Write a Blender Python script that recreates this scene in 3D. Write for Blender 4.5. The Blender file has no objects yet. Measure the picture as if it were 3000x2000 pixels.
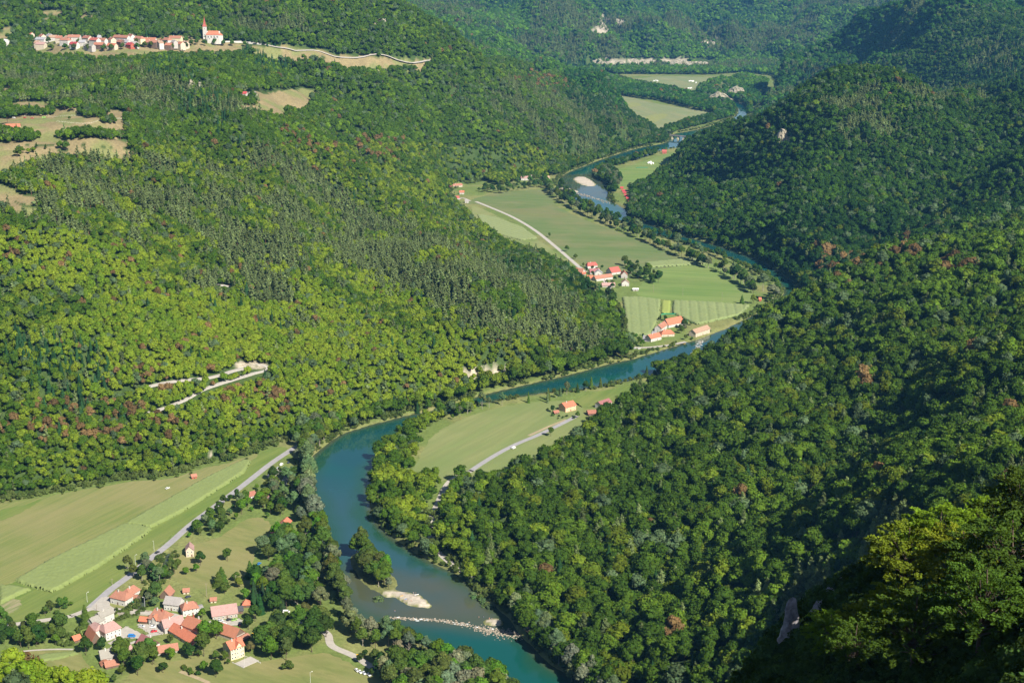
import bpy, math, os
import numpy as np
from mathutils import Vector, Matrix
rng = np.random.default_rng(7)
S = bpy.context.scene
COL = S.collection
# ------------------------------------------------------------------ camera, sky, sun, exposure
CAM_H = 450.0
HAZE = 0.000032
PITCH = math.radians(15.0)
FOC = 3267.0                       # focal length in the units of the measuring frame (2352 x 1568)
cam_d = bpy.data.cameras.new("camera"); cam = bpy.data.objects.new("camera", cam_d); COL.objects.link(cam)
cam.location = (0, 0, CAM_H); cam.rotation_euler = (math.pi/2 - PITCH, 0, 0)
cam_d.sensor_width = 36; cam_d.lens = 50.0; cam_d.clip_start = 1; cam_d.clip_end = 40000
S.camera = cam
SUN_EL = math.radians(39); SUN_AZ = math.radians(180 - 37)      # clockwise from +Y: behind the camera, to the right
W_ = bpy.data.worlds.new("World"); S.world = W_; W_.use_nodes = True
nt = W_.node_tree; bg = nt.nodes["Background"]
sky = nt.nodes.new("ShaderNodeTexSky"); sky.sky_type = 'NISHITA'; sky.sun_disc = False
sky.sun_elevation = SUN_EL; sky.sun_rotation = SUN_AZ; sky.altitude = 400
nt.links.new(sky.outputs[0], bg.inputs[0]); bg.inputs[1].default_value = 0.05
sd = bpy.data.lights.new("sun", 'SUN'); sun = bpy.data.objects.new("sun", sd); COL.objects.link(sun)
sd.energy = 5.0; sd.angle = math.radians(0.5); sd.color = (1.0, 0.93, 0.80)
sdir = Vector((math.sin(SUN_AZ)*math.cos(SUN_EL), math.cos(SUN_AZ)*math.cos(SUN_EL), math.sin(SUN_EL)))
sun.rotation_euler = sdir.to_track_quat('Z', 'Y').to_euler(); sun.location = sdir*500
vs = S.view_settings; vs.view_transform = 'Standard'; vs.look = 'None'; vs.exposure = 1.08; vs.gamma = 1.0
cy = S.cycles
cy.max_bounces = 5; cy.diffuse_bounces = 2; cy.glossy_bounces = 2; cy.transmission_bounces = 2; cy.transparent_max_bounces = 4
cy.volume_bounces = 0; cy.use_denoising = True; cy.use_adaptive_sampling = True; cy.adaptive_threshold = 0.02
cy.caustics_reflective = False; cy.caustics_refractive = False

# ------------------------------------------------------------------ measuring helpers
K = CAM_H/320.0
sp, cp_ = math.sin(PITCH), math.cos(PITCH)
def ray(u, v):
    a = (u-1176)/FOC; b = (784-v)/FOC
    return np.array([a, cp_ + b*sp, -sp + b*cp_])
def W(u, v, z=0.0):
    d = ray(u, v); t = (z-CAM_H)/d[2]
    return np.array([d[0]*t, d[1]*t, z])
def T(u, v, t):
    return ray(u, v)*t*K + np.array([0, 0, CAM_H])
def proj(x, y, z):
    z = z-CAM_H
    dep = y*cp_ - z*sp; up = y*sp + z*cp_
    dep = np.maximum(dep, 1e-3)
    return 1176 + FOC*x/dep, 784 - FOC*up/dep, dep
def poly2(pts): return np.array([W(u, v)[:2] for u, v in pts])
def inside(P, x, y):
    r = np.zeros(np.shape(x), bool); n = len(P); j = n-1
    for i in range(n):
        xi, yi = P[i]; xj, yj = P[j]
        if yi != yj:
            r ^= ((yi > y) != (yj > y)) & (x < (xj-xi)*(y-yi)/(yj-yi)+xi)
        j = i
    return r
def dist_poly(P, x, y, closed=True):
    d = np.full(np.shape(x), 1e18); n = len(P)
    for i in range(n if closed else n-1):
        a = P[i]; b = P[(i+1) % n]; e = b-a; L = max(e@e, 1e-9)
        t = np.clip(((x-a[0])*e[0]+(y-a[1])*e[1])/L, 0, 1)
        d = np.minimum(d, (x-a[0]-t*e[0])**2+(y-a[1]-t*e[1])**2)
    return np.sqrt(d)
def sdist(P, x, y):                   # positive inside
    d = dist_poly(P, x, y)
    return np.where(inside(P, x, y), d, -d)
def sstep(a, b, x):
    t = np.clip((x-a)/(b-a), 0, 1); return t*t*(3-2*t)
def hash2(ix, iy, seed):
    h = (ix*374761393 + iy*668265263 + seed*1442695041) & 0x7fffffff
    h = ((h ^ (h >> 13))*1274126177) & 0x7fffffff
    return ((h ^ (h >> 16)) & 0xffff)/65535.0
def vnoise(x, y, s, seed=0):
    x = np.asarray(x)/s; y = np.asarray(y)/s
    ix = np.floor(x).astype(np.int64); iy = np.floor(y).astype(np.int64)
    fx = x-ix; fy = y-iy; fx = fx*fx*(3-2*fx); fy = fy*fy*(3-2*fy)
    a = hash2(ix, iy, seed); b = hash2(ix+1, iy, seed); c = hash2(ix, iy+1, seed); d = hash2(ix+1, iy+1, seed)
    return (a*(1-fx)+b*fx)*(1-fy)+(c*(1-fx)+d*fx)*fy      # 0..1
def fbm(x, y, s, seed=0, o=3):
    r = 0; a = 1; tot = 0
    for k in range(o):
        r = r + a*vnoise(x, y, s/2**k, seed+k*17); tot += a; a *= .5
    return r/tot
def smooth_line(pts, per=6, closed=False):
    P = [np.array(p, float) for p in pts]; n = len(P); out = []
    for i in range(n if closed else n-1):
        p0 = P[i-1] if (i > 0 or closed) else P[0]; p1 = P[i]; p2 = P[(i+1) % n]
        p3 = P[(i+2) % n] if (closed or i+2 < n) else P[-1]
        for k in range(per):
            t = k/per
            out.append(.5*((2*p1)+(-p0+p2)*t+(2*p0-5*p1+4*p2-p3)*t*t+(-p0+3*p1-3*p2+p3)*t**3))
    if not closed: out.append(P[-1])
    return np.array(out)

# ------------------------------------------------------------------ valley floor and river outlines (measured in the photograph, laid on the valley floor)
FLOOR = poly2([(-900,1190),(-300,1165),(0,1148),(120,1128),(200,1113),(300,1096),(380,1090),(470,1062),(530,1052),(590,1028),(660,1008),(720,992),
 (800,970),(900,944),(1000,921),(1100,893),(1200,868),(1300,846),(1380,822),(1418,798),(1428,765),(1415,728),(1370,672),(1268,602),(1155,556),(1085,507),(1045,470),(1025,440),
 (1050,426),(1110,414),(1200,402),(1280,389),(1350,366),(1430,341),(1480,328),(1512,310),(1500,293),(1460,273),(1400,248),(1330,216),(1290,201),(1225,180),
 (1230,172),(1300,173),(1350,166),(1450,161),(1640,161),(1700,166),(1780,175),(1790,205),(1760,245),(1735,262),(1722,285),(1660,322),(1580,348),(1520,395),(1480,425),(1466,450),(1462,485),
 (1540,515),(1650,560),(1745,594),(1805,628),(1860,662),(1860,705),(1810,750),(1730,800),(1620,850),(1530,885),(1420,945),(1360,985),(1332,1022),(1262,1068),(1185,1098),
 (1115,1125),(1060,1155),(1005,1190),(1010,1250),(1080,1318),(1160,1380),(1222,1440),(1290,1508),(1360,1565),(1420,1620),(1560,1780),(1700,2000),(-900,2000)])
LEFT = [(1250,1720),(1205,1640),(1130,1568),(1060,1530),(985,1485),(900,1442),(830,1415),(800,1395),(785,1330),(765,1290),(742,1250),(727,1180),(712,1130),(699,1085),(714,1048),(758,1012),(800,988),(900,960),
 (1000,937),(1100,907),(1200,882),(1300,860),(1380,838),(1450,822),(1500,808),(1560,790),(1620,770),(1690,742),(1760,705),(1800,672),(1785,645),(1740,618),(1700,600),(1620,572),(1545,548),(1480,527),(1420,505),
 (1370,482),(1325,460),(1295,445),(1279,420),(1300,398),(1350,377),(1420,352),(1470,338),(1530,326),(1545,308),(1600,297),(1660,280),(1690,265),(1693,248),(1660,238),(1600,222),(1540,208),(1480,196),(1420,184),(1385,172)]
RIGHT = [(1395,166),(1440,180),(1500,193),(1560,205),(1620,220),(1700,236),(1718,250),(1712,272),(1684,296),(1640,314),(1600,330),(1570,336),(1520,344),(1475,360),(1420,372),(1375,390),(1362,405),(1400,424),(1395,445),(1400,458),(1436,480),(1446,500),
 (1480,510),(1570,540),(1640,560),(1740,595),(1795,627),(1838,662),(1838,690),(1790,728),(1715,775),(1640,812),(1570,838),(1500,857),(1440,872),(1330,892),(1250,900),(1180,910),(1100,925),(1030,945),(960,975),(900,1010),
 (866,1052),(850,1095),(848,1135),(856,1180),(882,1215),(930,1250),(1000,1292),(1050,1315),(1085,1352),(1165,1412),(1200,1460),(1260,1520),(1340,1568),(1420,1640),(1480,1720)]
RIVER = smooth_line(poly2(LEFT+RIGHT), 4, closed=True)
CREEKC = smooth_line(poly2([(150,1475),(195,1455),(235,1432),(262,1418),(290,1407),(318,1398),(335,1370),(352,1340),(368,1315),(380,1290),(388,1270)]), 4)
ISLES = [smooth_line(poly2(p), 3, True) for p in (
 [(812,1278),(830,1268),(862,1290),(895,1318),(905,1340),(880,1356),(845,1335),(820,1305)],
 [(880,1354),(905,1353),(935,1359),(962,1365),(983,1386),(968,1388),(938,1380),(908,1364),(890,1364)],
 [(1118,1422),(1140,1418),(1150,1430),(1125,1428)],
 [(1318,410),(1335,404),(1352,410),(1368,424),(1340,424)],
 [(1290,428),(1310,432),(1330,440),(1300,438)])]

# ------------------------------------------------------------------ hills: each a smooth surface through measured points
def tps_fit(P, z, lam=1.0):
    n = len(P); d = np.linalg.norm(P[:, None]-P[None], axis=2)
    A = np.zeros((n+3, n+3)); A[:n, :n] = np.where(d > 0, d*d*np.log(d+1e-9), 0) + lam*np.eye(n)
    A[:n, n] = 1; A[:n, n+1:] = P; A[n, :n] = 1; A[n+1:, :n] = P.T
    return np.linalg.solve(A, np.concatenate([z, [0, 0, 0]]))
class Hill:
    def __init__(s, pts, ridge=(), foot=(), world=(), R=260, back=((90, .45), (220, .55)), fall=.6, lower=12, low=0):
        Q = [T(*p)-np.array([0, 0, low]) for p in pts] + [W(u, v, 0) for u, v in foot] + [np.array(w, float) for w in world]
        for p in ridge:
            q = T(*p); q[2] -= lower; Q.append(q); h = q[:2]/np.linalg.norm(q[:2])
            for d, s_ in back:
                e = q.copy(); e[:2] += h*d; e[2] -= d*s_; Q.append(e)
        Q = np.array(Q); s.P = Q[:, :2]/1000; s.w = tps_fit(s.P, Q[:, 2], 1e-4); s.R = R; s.fall = fall
    def __call__(s, x, y):
        x = x/1000; y = y/1000; r = s.w[-3]+s.w[-2]*x+s.w[-1]*y; m = np.full(x.shape, 1e9)
        for (px, py), w in zip(s.P, s.w):
            d2 = (x-px)**2+(y-py)**2; m = np.minimum(m, d2)
            r = r + w*.5*d2*np.log(d2+1e-12)
        return r - np.maximum(np.sqrt(m)*1000-s.R, 0)*s.fall
left_hill = Hill([(100,900,947),(100,700,1018),(100,500,1115),(100,340,1245),(100,250,1420),(-200,900,950),(-200,500,1120),(-200,250,1420),(-300,120,1900),(-300,700,1020),
  (250,900,968),(400,900,978),(400,700,1048),(400,500,1190),(400,350,1400),(400,250,1550),(600,900,1007),(600,700,1088),(600,500,1270),(600,350,1480),(600,250,1640),(600,200,1770),(600,150,1900),
  (250,320,1290),(250,260,1400),(250,180,1700),(50,180,1680),(300,140,1850),(250,105,2000),(50,105,2000),(560,112,2000),(450,100,2020),(800,800,1065),(800,600,1250),(800,450,1480),(800,330,1700),(800,200,2000),
  (900,870,1060),(1000,800,1110),(1000,700,1180),(1000,600,1290),(1150,800,1130),(1150,700,1200),(1250,800,1180),(1300,720,1235),(1100,620,1300),(900,500,1420),
  (990,170,2150),(900,300,1900),(850,150,2080)],
  ridge=[(1068,512,1560),(1140,566,1470),(1200,602,1400),(1262,640,1350),(1322,690,1290),(1375,745,1225)],
  lower=27, foot=[(-300,1165),(0,1150),(120,1130),(300,1098),(470,1064),(590,1030),(720,994),(800,972),(900,946),(1000,923),(1100,895),(1200,870),(1300,848),(1380,824),(1050,440),(1120,418)],
  R=330)
plateau = Hill([(700,118,2060),(850,130,2120),(990,142,2200),(900,200,2080),(1000,300,2050),(1100,250,2180),(1200,300,2270),(1200,230,2340),(1300,300,2340),(1350,330,2400),(1000,400,1960),
  (600,112,2030),(300,112,1990),(60,108,1990),(-300,108,1990)],
  ridge=[(-300,95,2070),(60,92,2080),(300,82,2085),(480,80,2085),(560,92,2080),(700,112,2110),(850,124,2180),(1000,136,2280),(1100,150,2370),(1220,180,2500),(1310,218,2540),(1400,260,2550),(1460,288,2540)],
  foot=[(1050,428),(1200,404),(1290,388),(1350,368),(1430,343),(1480,331)], R=260)
hill_b = Hill([(1800,400,1700),(1800,500,1580),(1800,300,1850),(2200,350,1620),(2200,450,1480),(2300,480,1370),(2000,400,1600),(2000,500,1480),(1950,300,1760),(1700,480,1700),(1650,400,1900),(1550,460,1870),(2352,350,1560),(2600,350,1550),(2100,530,1380)],
  ridge=[(1600,335,2440),(1650,305,2350),(1700,275,2270),(1800,238,2130),(1870,212,2080),(1950,205,2060),(2100,210,2000),(2200,208,1960),(2352,215,1880),(2600,210,1850)],
  low=8, foot=[(1475,430),(1462,485),(1540,515),(1650,560),(1745,594),(1805,628),(1860,662),(1520,397),(1570,352)], R=330)
hill_c = Hill([(2000,200,2950),(2300,150,2550),(1800,200,3120),(2100,120,2900),(2352,190,2350),(2200,190,2600),(1900,150,3250),(2500,150,2500)],
  ridge=[(1712,180,3560),(1760,148,3560),(1820,115,3560),(1900,88,3500),(2000,62,3450),(2100,45,3350),(2250,32,3300),(2352,22,3150),(2600,10,3100)],
  low=8, foot=[(1722,262),(1735,240),(1790,200)], R=400)
hill_a = Hill([(2000,700,1030),(2000,900,880),(1800,1200,700),(2000,1100,690),(2000,1300,590),(2000,1450,525),(2200,1000,700),(2200,1250,545),(2352,900,740),(2352,1100,590),(2200,800,840),(2352,700,900),
  (1800,900,930),(1800,760,1080),(1700,870,1030),(1600,1300,735),(1600,1000,920),(1600,1500,630),(1800,1500,585),(1400,1200,812),(1400,1050,930),(1400,1400,705),(1500,950,1005),(2600,900,740),(2600,1200,520),(1900,1568,500),(1700,1700,520)],
  ridge=[(1640,805,1165),(1740,730,1180),(1830,680,1180),(1900,640,1180),(2000,585,1180),(2100,560,1150),(2220,548,1130),(2352,545,1100),(2600,540,1080)],
  low=8, foot=[(1010,1250),(1080,1318),(1160,1380),(1222,1440),(1290,1508),(1360,1565),(1050,1140),(1160,1072),(1315,1002),(1420,945),(1530,885),(1420,1620),(1560,1780)], R=300)
background = Hill([(200,60,2700),(200,20,3100),(-200,40,2800),(500,60,2750),(700,70,3000),(700,30,3500),(900,100,3250),(900,50,3700),(1100,120,3600),(1100,60,4000),(1250,140,3900),(1500,100,4480),(1500,50,4800),(1350,100,4300),(1350,50,4600),(1700,120,4500),(1800,60,4900),
  (1600,141,4290),(1450,143,4250),(2200,40,4700),(2600,40,4700),(1650,20,5300),(1400,10,5300),(1000,10,4600)],
  ridge=[(-300,-60,4200),(200,-60,4300),(700,-60,4900),(1200,-60,5600),(1700,-50,6000),(2200,-50,6000),(2700,-50,6000)],
  foot=[(1230,170),(1300,171),(1350,164),(1450,159),(1640,159),(1720,166)], R=700)
knoll = Hill([(-100,1460,565),(0,1500,560),(60,1520,545),(-100,1568,520),(150,1568,530),(300,1600,510)], world=[(-420,880,-20),(-300,830,-20),(-150,760,-25)],
  ridge=[(-120,1450,572),(10,1500,570),(90,1535,555),(250,1570,535),(380,1620,510)], R=60, back=((40,.7),(90,.8)))
spur = Hill([(2000,1568,142),(2352,1568,105),(2200,1350,160),(2352,1350,140),(2600,1350,120),(2600,1568,80),(1850,1568,170),(2100,1450,160),(2000,1400,190)],
  ridge=[(1600,1620,205),(1690,1510,212),(1770,1440,216),(1850,1380,218),(1950,1310,218),(2050,1245,214),(2150,1190,206),(2250,1180,196),(2352,1180,186),(2600,1170,180)],
  R=60, back=((25,1.5),(70,1.8)), fall=1.6)
crag = Hill([(1650,215,3150),(1690,200,3200)], world=[W(1610,215),W(1625,240),W(1700,245),W(1740,225),W(1630,190),W(1700,180),tuple(T(1655,196,3190)),tuple(T(1695,186,3240)),tuple(T(1625,212,3160))], R=60)
HILLS = [left_hill, plateau, hill_b, hill_c, hill_a, background, knoll, crag]

# polar grid about the viewpoint: fine near, coarse far
NC, NR = 760, 1000
AZ = np.linspace(-math.radians(31), math.radians(31), NC)
RR = 70*(10500/70)**(np.linspace(0, 1, NR)**.86)
GX = np.sin(AZ)[None, :]*RR[:, None]; GY = np.cos(AZ)[None, :]*RR[:, None]
def smax(a, b, k):
    h = np.clip(.5+.5*(b-a)/k, 0, 1); return a*(1-h)+b*h + k*h*(1-h)
x = GX.ravel(); y = GY.ravel()
rav = np.abs(fbm(x+.5*y, y*.55-x*.3, 330, 3, 4)-.5)*2           # ravines
Z = None
for i, h in enumerate(HILLS):
    z = h(x, y); Z = z if Z is None else smax(Z, z, 8)
fd = sdist(FLOOR, x, y)
outm = sstep(0, 160, -fd)
rough = (rav-.28)*np.where((x > 60) & (y > 1700), 125, np.where((x > 60) & (y < 1650), 34, 58))*outm + (fbm(x, y, 90, 11, 3)-.5)*14*sstep(0, 60, -fd)
rough *= np.where(y > 4200, 1.9, 1.0)
for pl, dpt, wd in (([(2340,290,1720),(2240,350,1640),(2120,430,1530),(2000,510,1480),(1900,590,1440),(1840,650,1420)], 46, 150), ([(2352,120,2700),(2150,160,2750),(1980,210,2850),(1850,250,3000)], 40, 220),
                    ([(2352,200,2000),(2200,260,1850),(2080,330,1730),(1960,420,1620),(1850,520,1560)], 26, 110), ([(1950,820,960),(1800,900,900),(1650,980,900),(1500,1010,940)], 16, 90), ([(1150,600,1350),(1250,700,1230),(1350,800,1160)], 24, 100),
                    ([(560,500,1290),(600,700,1090),(640,900,1020)], 34, 130), ([(300,450,1250),(330,700,1020),(340,900,970)], 26, 120), ([(830,420,1500),(860,600,1250),(880,800,1080)], 34, 130), ([(2300,700,950),(2150,850,880),(2000,1000,780),(1850,1100,760)], 24, 100), ([(2100,620,1080),(1950,720,1080),(1800,820,1050)], 20, 90), ([(1000,180,2150),(1080,260,2150),(1130,360,2130)], 40, 170), ([(700,160,1980),(760,240,1850),(800,330,1700)], 36, 150)):
    dl = dist_poly(np.array([T(*q)[:2] for q in pl]), x, y, closed=False); rough -= dpt*sstep(wd, 0, dl)*outm
Z = np.maximum(Z + rough, 1.0+.02*np.maximum(-fd, 0))
Z = Z*sstep(0, 26, -fd)
zs = spur(x, y) + (fbm(x, y, 25, 31, 3)-.5)*8
Z = np.maximum(Z, zs)
rr_ = np.hypot(x, y); Z = np.where(rr_ < 128, np.minimum(Z, 384-(128-rr_)*1.3), Z)
cr = sdist(RIVER, x, y)
near_isle = np.full(x.shape, -1e9)
for p in ISLES: near_isle = np.maximum(near_isle, sdist(p, x, y))
near_isle += (vnoise(x, y, 5, 71)-.5)*2.2
creek = dist_poly(CREEKC, x, y, closed=False)
wob = (fbm(x, y, 18, 5, 2)-.5)*4
bed = sstep(-3, 3, cr+wob)*4.0
bed = np.maximum(bed, sstep(4.2, 1.8, creek+wob*.5)*2.6)
bed = bed*(1-sstep(-7, 0, near_isle)*.82)
Z = Z - bed
ZG = Z.reshape(NR, NC)
def ground(px, py):
    px = np.asarray(px, float); py = np.asarray(py, float)
    r = np.hypot(px, py); a = np.arctan2(px, py)
    fi = np.interp(r, RR, np.arange(NR)); fj = np.interp(a, AZ, np.arange(NC))
    i = np.clip(fi.astype(int), 0, NR-2); j = np.clip(fj.astype(int), 0, NC-2); u = fi-i; v = fj-j
    return (ZG[i, j]*(1-u)+ZG[i+1, j]*u)*(1-v)+(ZG[i, j+1]*(1-u)+ZG[i+1, j+1]*u)*v
RUN = np.maximum.accumulate((ZG-CAM_H)/RR[:, None], axis=0)
def visible(px, py, top, slack=0.0):
    r = np.hypot(px, py); a = np.arctan2(px, py)
    i = np.clip(np.interp(r, RR, np.arange(NR)).astype(int)-2, 0, NR-1)
    j = np.clip(np.round(np.interp(a, AZ, np.arange(NC))).astype(int), 2, NC-3)
    m = np.minimum(np.minimum(RUN[i, j], RUN[i, j-2]), RUN[i, j+2])
    return (top+slack-CAM_H)/r >= m
def hit(u, v):                         # where the sight line through (u, v) meets the terrain
    d = ray(u, v); ts = np.geomspace(60, 11000, 4000)
    zz = ground(d[0]*ts, d[1]*ts); k = np.argmax(zz >= CAM_H+d[2]*ts)
    t = ts[k]; return np.array([d[0]*t, d[1]*t, zz[k]])
# ------------------------------------------------------------------ materials
def newmat(name):
    m = bpy.data.materials.new(name); m.use_nodes = True
    return m, m.node_tree, m.node_tree.nodes["Principled BSDF"]
def N(nt, t, **kw):
    n = nt.nodes.new(t)
    for k, v in kw.items(): setattr(n, k, v)
    return n
def mixc(nt, a, b, f):
    m = N(nt, "ShaderNodeMix", data_type='RGBA')
    for s, v in ((6, a), (7, b), (0, f)):
        if isinstance(v, (tuple, list)): m.inputs[s].default_value = (*v[:3], 1)
        elif isinstance(v, (int, float)): m.inputs[s].default_value = v
        else: nt.links.new(v, m.inputs[s])
    return m.outputs[2]
def noise(nt, scale, det=4, rough=.6, vec=None):
    n = N(nt, "ShaderNodeTexNoise"); n.inputs["Scale"].default_value = scale; n.inputs["Detail"].default_value = det; n.inputs["Roughness"].default_value = rough
    if vec is not None: nt.links.new(vec, n.inputs["Vector"])
    return n.outputs[0]
def ramp(nt, f, lo, hi):
    r = N(nt, "ShaderNodeMapRange"); r.inputs[1].default_value = lo; r.inputs[2].default_value = hi; nt.links.new(f, r.inputs[0]); return r.outputs[0]
def pos(nt): return N(nt, "ShaderNodeNewGeometry").outputs["Position"]
def objc(nt): return N(nt, "ShaderNodeTexCoord").outputs["Object"]
MC = {}
def simple(name, c, rough=.8, var=.25, scale=.6, metal=0, c2=None):
    if name in MC: return MC[name]
    m, nt, p = newmat(name)
    f = ramp(nt, noise(nt, scale, 5, .65, objc(nt)), .3, .7)
    d = c2 or tuple(k*(1-var) for k in c)
    nt.links.new(mixc(nt, c, d, f), p.inputs["Base Color"]); p.inputs["Roughness"].default_value = rough; p.inputs["Metallic"].default_value = metal
    p.inputs["Specular IOR Level"].default_value = .25
    MC[name] = m; return m
def field_mat(name, a, b, c, ang, stretch=(.012, .12), small=.9, wet=.5):
    """mown grass: broad patches, streaks along the mowing direction, fine tufts"""
    a, b, c = [tuple(k*.84 for k in q) for q in (a, b, c)]
    m, nt, p = newmat(name)
    mp = N(nt, "ShaderNodeMapping"); mp.vector_type = 'TEXTURE'; mp.inputs["Rotation"].default_value = (0, 0, -ang); mp.inputs["Scale"].default_value = (1/stretch[0], 1/stretch[1], 1)
    nt.links.new(pos(nt), mp.inputs[0])
    s = ramp(nt, noise(nt, 1.0, 4, .6, mp.outputs[0]), .40, .62)
    g = ramp(nt, noise(nt, .011, 4, .55, pos(nt)), .42, .62)
    f = ramp(nt, noise(nt, small, 3, .7, pos(nt)), .3, .75)
    mp2 = N(nt, "ShaderNodeMapping"); mp2.vector_type = 'TEXTURE'; mp2.inputs["Rotation"].default_value = (0, 0, -ang); mp2.inputs["Scale"].default_value = (1/(stretch[0]*3), 1/(stretch[1]*4.5), 1); nt.links.new(pos(nt), mp2.inputs[0])
    s2 = ramp(nt, noise(nt, 1.0, 3, .6, mp2.outputs[0]), .42, .60); m3 = N(nt, "ShaderNodeMath", operation='MULTIPLY'); nt.links.new(s2, m3.inputs[0]); m3.inputs[1].default_value = .38
    col = mixc(nt, mixc(nt, a, b, s), tuple(k*.72 for k in b), m3.outputs[0]); mm = N(nt, "ShaderNodeMath", operation='MULTIPLY'); nt.links.new(g, mm.inputs[0]); mm.inputs[1].default_value = wet
    col = mixc(nt, col, c, mm.outputs[0])
    m2 = N(nt, "ShaderNodeMath", operation='MULTIPLY'); nt.links.new(f, m2.inputs[0]); m2.inputs[1].default_value = .35
    col = mixc(nt, col, tuple(k*.55 for k in a), m2.outputs[0])
    nt.links.new(col, p.inputs["Base Color"]); p.inputs["Roughness"].default_value = 1; p.inputs["Specular IOR Level"].default_value = .1
    return m
def foliage_mat(name, trans=.40):
    m = bpy.data.materials.new(name); m.use_nodes = True; nt = m.node_tree; nt.nodes.clear()
    out = N(nt, "ShaderNodeOutputMaterial"); at = N(nt, "ShaderNodeAttribute", attribute_type='INSTANCER', attribute_name='tint')
    lv = N(nt, "ShaderNodeAttribute", attribute_type='GEOMETRY', attribute_name='leaf')
    mm = N(nt, "ShaderNodeVectorMath", operation='MULTIPLY'); nt.links.new(at.outputs["Color"], mm.inputs[0]); nt.links.new(lv.outputs["Color"], mm.inputs[1])
    d = N(nt, "ShaderNodeBsdfDiffuse"); t = N(nt, "ShaderNodeBsdfTranslucent"); mx = N(nt, "ShaderNodeMixShader"); mx.inputs[0].default_value = trans
    nt.links.new(mm.outputs[0], d.inputs[0])
    h = N(nt, "ShaderNodeVectorMath", operation='MULTIPLY'); nt.links.new(mm.outputs[0], h.inputs[0]); h.inputs[1].default_value = (1.3, 1.15, .5)
    nt.links.new(h.outputs[0], t.inputs[0]); nt.links.new(d.outputs[0], mx.inputs[1]); nt.links.new(t.outputs[0], mx.inputs[2]); nt.links.new(mx.outputs[0], out.inputs[0])
    return m
FOL = foliage_mat("foliage")
BARK = simple("bark", (.10, .075, .055), .95, .4, 2)
PBARK = simple("pine_bark", (.22, .12, .075), .95, .5, 2)
PALEBARK = simple("pale_bark", (.30, .27, .22), .95, .4, 2)

def mk(name, verts, faces, mat, parent=None, loc=None, smooth=False, cols=None):
    me = bpy.data.meshes.new(name)
    if isinstance(faces, np.ndarray):
        verts = np.asarray(verts, np.float32); nf, k = faces.shape
        me.vertices.add(len(verts)); me.vertices.foreach_set("co", verts.ravel())
        me.loops.add(nf*k); me.loops.foreach_set("vertex_index", faces.astype(np.int32).ravel())
        me.polygons.add(nf); me.polygons.foreach_set("loop_start", np.arange(0, nf*k, k, dtype=np.int32)); me.polygons.foreach_set("loop_total", np.full(nf, k, np.int32))
    else: me.from_pydata([tuple(v) for v in verts], [], faces)
    me.update(); me.validate()
    if cols is not None:
        a = me.color_attributes.new("leaf" if len(cols[0]) == 3 and name != 'ground' else "leaf", 'FLOAT_COLOR', 'POINT')
        cc = np.ones((len(me.vertices), 4), np.float32); cc[:, :3] = cols; a.data.foreach_set("color", cc.ravel())
    for m in (mat if isinstance(mat, (list, tuple)) else [mat]): me.materials.append(m)
    if smooth: me.polygons.foreach_set("use_smooth", np.ones(len(me.polygons), bool))
    o = bpy.data.objects.new(name, me); COL.objects.link(o)
    if parent is not None: o.parent = parent
    if loc is not None: o.location = loc
    return o
def tag(o, label=None, cat=None, group=None, kind=None):
    if label: o["label"] = label
    if cat: o["category"] = cat
    if group: o["group"] = group
    if kind: o["kind"] = kind
    return o
def empty(name, loc, rz=0, label=None, cat=None, group=None, parent=None):
    o = bpy.data.objects.new(name, None); COL.objects.link(o); o.location = loc; o.rotation_euler = (0, 0, rz); o.empty_display_size = .5
    if parent: o.parent = parent
    return tag(o, label, cat, group)
def copy_tree(o, parent=None):
    c = o.copy(); COL.objects.link(c); c.parent = parent
    for ch in o.children: copy_tree(ch, c)
    return c
# ------------------------------------------------------------------ terrain mesh and its own colours (grass, dry meadow, rock, forest soil, gravel)
PU, PV, PD = proj(x, y, Z)
def imask(pts):                       # region of the slopes bounded by a measured outline
    P = np.array(pts, float); return inside(P, PU, PV)
MEADOWS = [
 [(-50,250),(0,246),(60,236),(150,240),(230,242),(290,262),(282,288),(235,305),(160,300),(60,310),(-50,335)],
 [(-50,345),(0,340),(100,330),(200,320),(260,318),(320,330),(290,342),(200,335),(130,345),(60,365),(0,385),(-50,400)],
 [(-50,415),(0,418),(30,432),(50,448),(100,452),(70,470),(0,450),(-50,440)],
 [(0,198),(35,212),(0,214)],
 [(548,222),(590,214),(640,214),(700,204),(722,206),(716,232),(690,248),(640,250),(590,240),(560,238)],
 [(560,102),(620,107),(720,118),(850,130),(990,142),(975,150),(900,148),(880,152),(800,156),(780,140),(740,130),(640,128),(600,116)],
 [(70,112),(95,88),(250,92),(420,86),(470,94),(520,96),(570,102),(560,118),(430,116),(420,118),(300,127),(200,122),(90,124)],
 [(95,28),(150,30),(150,36),(95,36)],[(190,34),(220,34),(220,40),(190,40)],[(0,62),(30,66),(20,90),(0,88)],
]
ROCKS = [(1110,860,55,14),(1165,858,16,9),(570,838,34,9),(1390,48,14,16),(1425,50,12,12),(875,52,16,12),(1632,98,16,7),(1800,322,17,14),(438,207,11,9),(455,207,9,7),(1675,205,38,24),
 (1480,141,138,4),(1380,72,24,12),(1870,172,12,3),(300,1098,40,6),(500,1050,30,9),(1010,50,8,4),(1160,0,20,5)]
meadow = np.zeros(x.shape, bool); depthok = np.ones(x.shape, bool)
gv = visible(x, y, Z, 2.0)
dv_ = 12*FOC/np.maximum(PD, 1)
JU = PU+(fbm(x, y, 45, 91, 3)-.5)*34; JV = PV+(fbm(x, y, 45, 92, 3)-.5)*15
for m in MEADOWS: meadow |= inside(np.array(m, float), JU, JV) | inside(np.array(m, float), JU, JV-dv_)
meadow &= (fd < -20) & (gv | (Z > 180))
rock = np.zeros(x.shape)
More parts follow.
